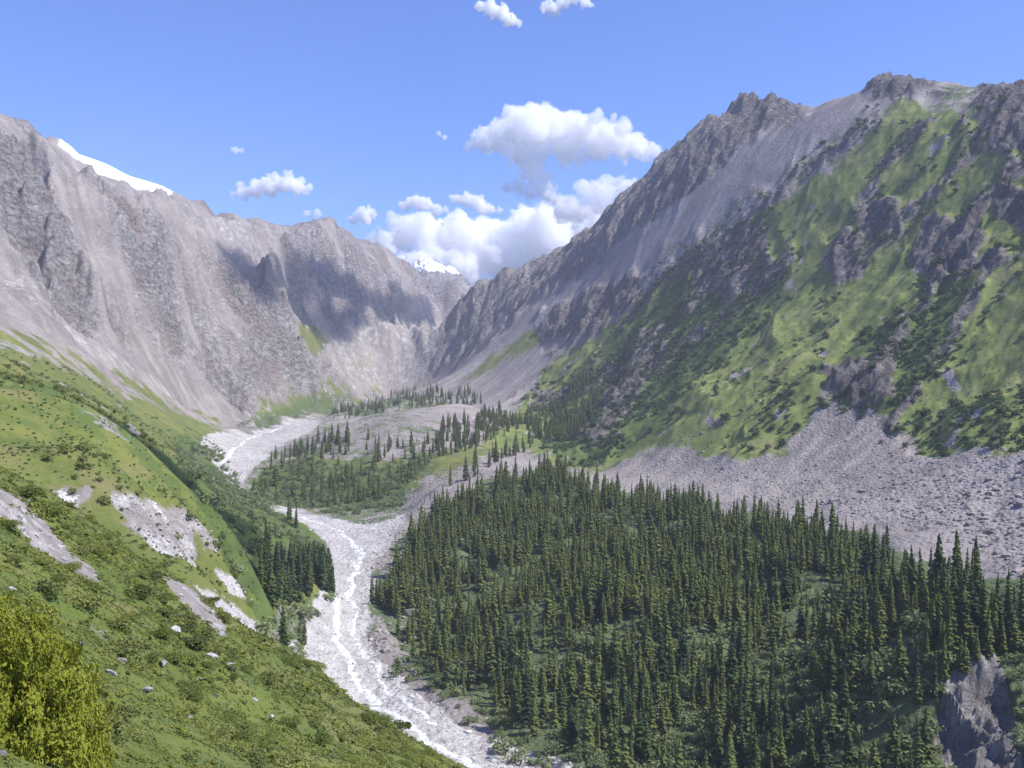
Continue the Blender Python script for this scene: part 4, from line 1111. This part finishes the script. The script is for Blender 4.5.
def cloud(pts, label, Y=12000.0, seed=1, fine=1.0):
    if seed > 13: Y = 7200.0 + 330 * (seed - 13)
    r = np.random.default_rng(seed)
    cx0 = np.mean([p[0] for p in pts]); cy0 = np.mean([p[1] for p in pts])
    c = np.array(W(cx0, cy0, Y)); k = Y / F
    deep = .75 if len(pts) > 8 else .12
    bl = []
    for p in pts:                               # puffs lie at different depths, each in its own direction of sight
        yy = Y + np.clip(r.normal(), -1.6, 1.6) * p[2] * k * deep
        q_ = W(p[0], p[1], yy)
        bl.append((q_[0] - c[0], yy - Y, q_[2] - c[2], 1.12 * p[2] * k * yy / Y))
    rm = np.mean([b[3] for b in bl])
    o = bpy.data.objects.new('cloud', cloud_mesh(bl, max(rm / 14, 6) * fine, rm * .34, seed)); COL.objects.link(o)
    o.location = c
    if rm < 110: o.data.materials[0] = MAT_CLOUD_THICK
    tag(o, label, 'cloud')
cloud([(478, 141, 13), (496, 134, 18), (515, 128, 20), (535, 126, 22), (556, 126, 22), (578, 128, 22), (600, 135, 21), (622, 143, 19), (640, 149, 14), (652, 151, 9), (512, 150, 16), (535, 152, 20), (530, 172, 14), (545, 178, 13), (520, 186, 11), (508, 188, 9), (548, 194, 14), (535, 190, 13), (565, 148, 18), (590, 150, 14)],
      'large bright white cumulus cloud with a flat overhang above the valley', seed=11)
cloud([(592, 203, 16), (608, 196, 16), (622, 190, 12), (634, 185, 8), (575, 210, 17), (562, 204, 13), (585, 190, 9)], 'white cloud tucked against the right ridge below the large cumulus', Y=11000, seed=12)
cloud([(366, 241, 10), (384, 238, 15), (402, 238, 18), (424, 236, 21), (446, 238, 23), (470, 240, 24), (496, 236, 24), (520, 232, 24), (545, 228, 24), (568, 222, 22), (588, 216, 18), (430, 262, 22), (465, 268, 24), (500, 265, 24), (530, 256, 24), (404, 262, 16), (556, 246, 20), (545, 212, 14), (520, 214, 13)],
      'long white cloud bank filling the gap at the head of the valley', Y=13500, seed=13)
cloud([(232, 195, 5), (243, 193, 8), (256, 190, 10), (270, 187, 10), (284, 184, 11), (296, 187, 9), (307, 189, 6)], 'small white cloud floating above the left ridge', seed=14)
cloud([(226, 149, 3), (234, 150, 4), (241, 151, 3)], 'tiny white cloud puff highest above the left ridge', seed=15)
cloud([(306, 214, 4), (317, 214, 5), (329, 215, 4), (337, 217, 3)], 'flat white cloud just showing over the left ridge', seed=16)
cloud([(439, 134, 3), (445, 137, 3)], 'tiny white cloud scrap left of the large cumulus', seed=17)
cloud([(354, 220, 6), (364, 216, 9), (373, 212, 6)], 'small white cloud at the left end of the cloud bank', seed=18)
cloud([(405, 206, 6), (414, 202, 8), (425, 204, 8), (437, 209, 7), (446, 211, 4)], 'ragged white cloud above the left half of the cloud bank', seed=19)
cloud([(456, 199, 6), (467, 201, 8), (478, 205, 8), (490, 209, 7), (498, 211, 4)], 'ragged white cloud between the cloud bank and the large cumulus', seed=20)
cloud([(480, 5, 6), (490, 9, 9), (501, 13, 9), (511, 19, 8), (519, 22, 5)], 'white cloud scrap at the top edge of the sky', seed=21)
cloud([(545, 6, 7), (554, 8, 8), (563, 4, 7), (584, 2, 7), (575, -2, 7)], 'white cloud cut by the top edge right of the other scrap', seed=22)
# clouds overhead, out of the picture, that shade the back ridge and the gully behind the brow
MAT_CLOUD_DENSE = MAT_CLOUD.copy(); MAT_CLOUD_DENSE.name = 'dense_cloud_vapour'
[n_ for n_ in MAT_CLOUD_DENSE.node_tree.nodes if n_.type == 'PRINCIPLED_VOLUME'][0].inputs['Density'].default_value = .016
MAT_CLOUD_SHADE = MAT_CLOUD.copy(); MAT_CLOUD_SHADE.name = 'narrow_cloud_vapour'
[n_ for n_ in MAT_CLOUD_SHADE.node_tree.nodes if n_.type == 'PRINCIPLED_VOLUME'][0].inputs['Density'].default_value = .035
hx_, hy_, hz_, ok_ = hit([240, 262, 292, 322, 350, 378, 404, 428, 300, 330, 355], [262, 284, 284, 284, 290, 300, 308, 314, 310, 318, 322], y0=1500)
r_sh = np.random.default_rng(31)
pp = [Vector((a_, b_, c_)) + sun_dir * ((1950 - c_) / sun_dir.z) for a_, b_, c_ in zip(hx_, hy_, hz_)]
c0 = pp[0].copy(); bl = []
for u_, v_ in zip(pp[:-1], pp[1:]):
    for t_ in (0, .33, .67):
        p = u_.lerp(v_, t_) - c0
        bl.append((p.x, p.y, r_sh.normal() * 25, 75))
o = bpy.data.objects.new('cloud', cloud_mesh(bl, 14, 20, 31)); COL.objects.link(o); o.location = c0; o.data.materials[0] = MAT_CLOUD_DENSE
tag(o, 'white cloud overhead whose shadow lies on the left back ridge', 'cloud')
hx_, hy_, hz_, ok_ = hit([80, 112, 140, 165, 188, 208, 226, 240, 205, 225], [418, 434, 447, 460, 473, 486, 503, 525, 510, 530], y0=430)
pp = [Vector((a_, b_, c_)) + sun_dir * ((1950 - c_) / sun_dir.z) for a_, b_, c_ in zip(hx_, hy_, hz_)]
c0 = pp[0].copy(); bl = []
for u_, v_ in zip(pp[:-1], pp[1:]):
    for t_ in (0, .25, .5, .75):
        p = u_.lerp(v_, t_) - c0
        bl.append((p.x, p.y, r_sh.normal() * 14, 26))
o = bpy.data.objects.new('cloud', cloud_mesh(bl, 7, 7, 32)); COL.objects.link(o); o.location = c0; o.data.materials[0] = MAT_CLOUD_SHADE
tag(o, 'narrow white cloud overhead whose shadow lies along the left hillside', 'cloud')

# ------------------------------------------------------------------ haze
def haze():
    bm = bmesh.new()
    bmesh.ops.create_cube(bm, size=1.0)
    me = bpy.data.meshes.new('haze'); bm.to_mesh(me); bm.free()
    o = bpy.data.objects.new('haze', me); COL.objects.link(o)
    x0, x1, y0, y1, z0, z1 = -4500, 4500, -300, 6000, -400, 900
    o.location = ((x0 + x1) / 2, (y0 + y1) / 2, (z0 + z1) / 2); o.scale = (x1 - x0, y1 - y0, z1 - z0)
    b = NB('haze_air')
    v = b.n('ShaderNodeVolumePrincipled')
    v.inputs['Color'].default_value = (0.78, 0.81, 0.98, 1)
    v.inputs['Density'].default_value = 6e-5
    v.inputs['Anisotropy'].default_value = 0.0
    b.link(v.outputs[0], b.out.inputs['Volume'])
    me.materials.append(b.m)
    tag(o, 'thin bluish haze filling the whole valley', 'haze', kind='stuff')
haze()
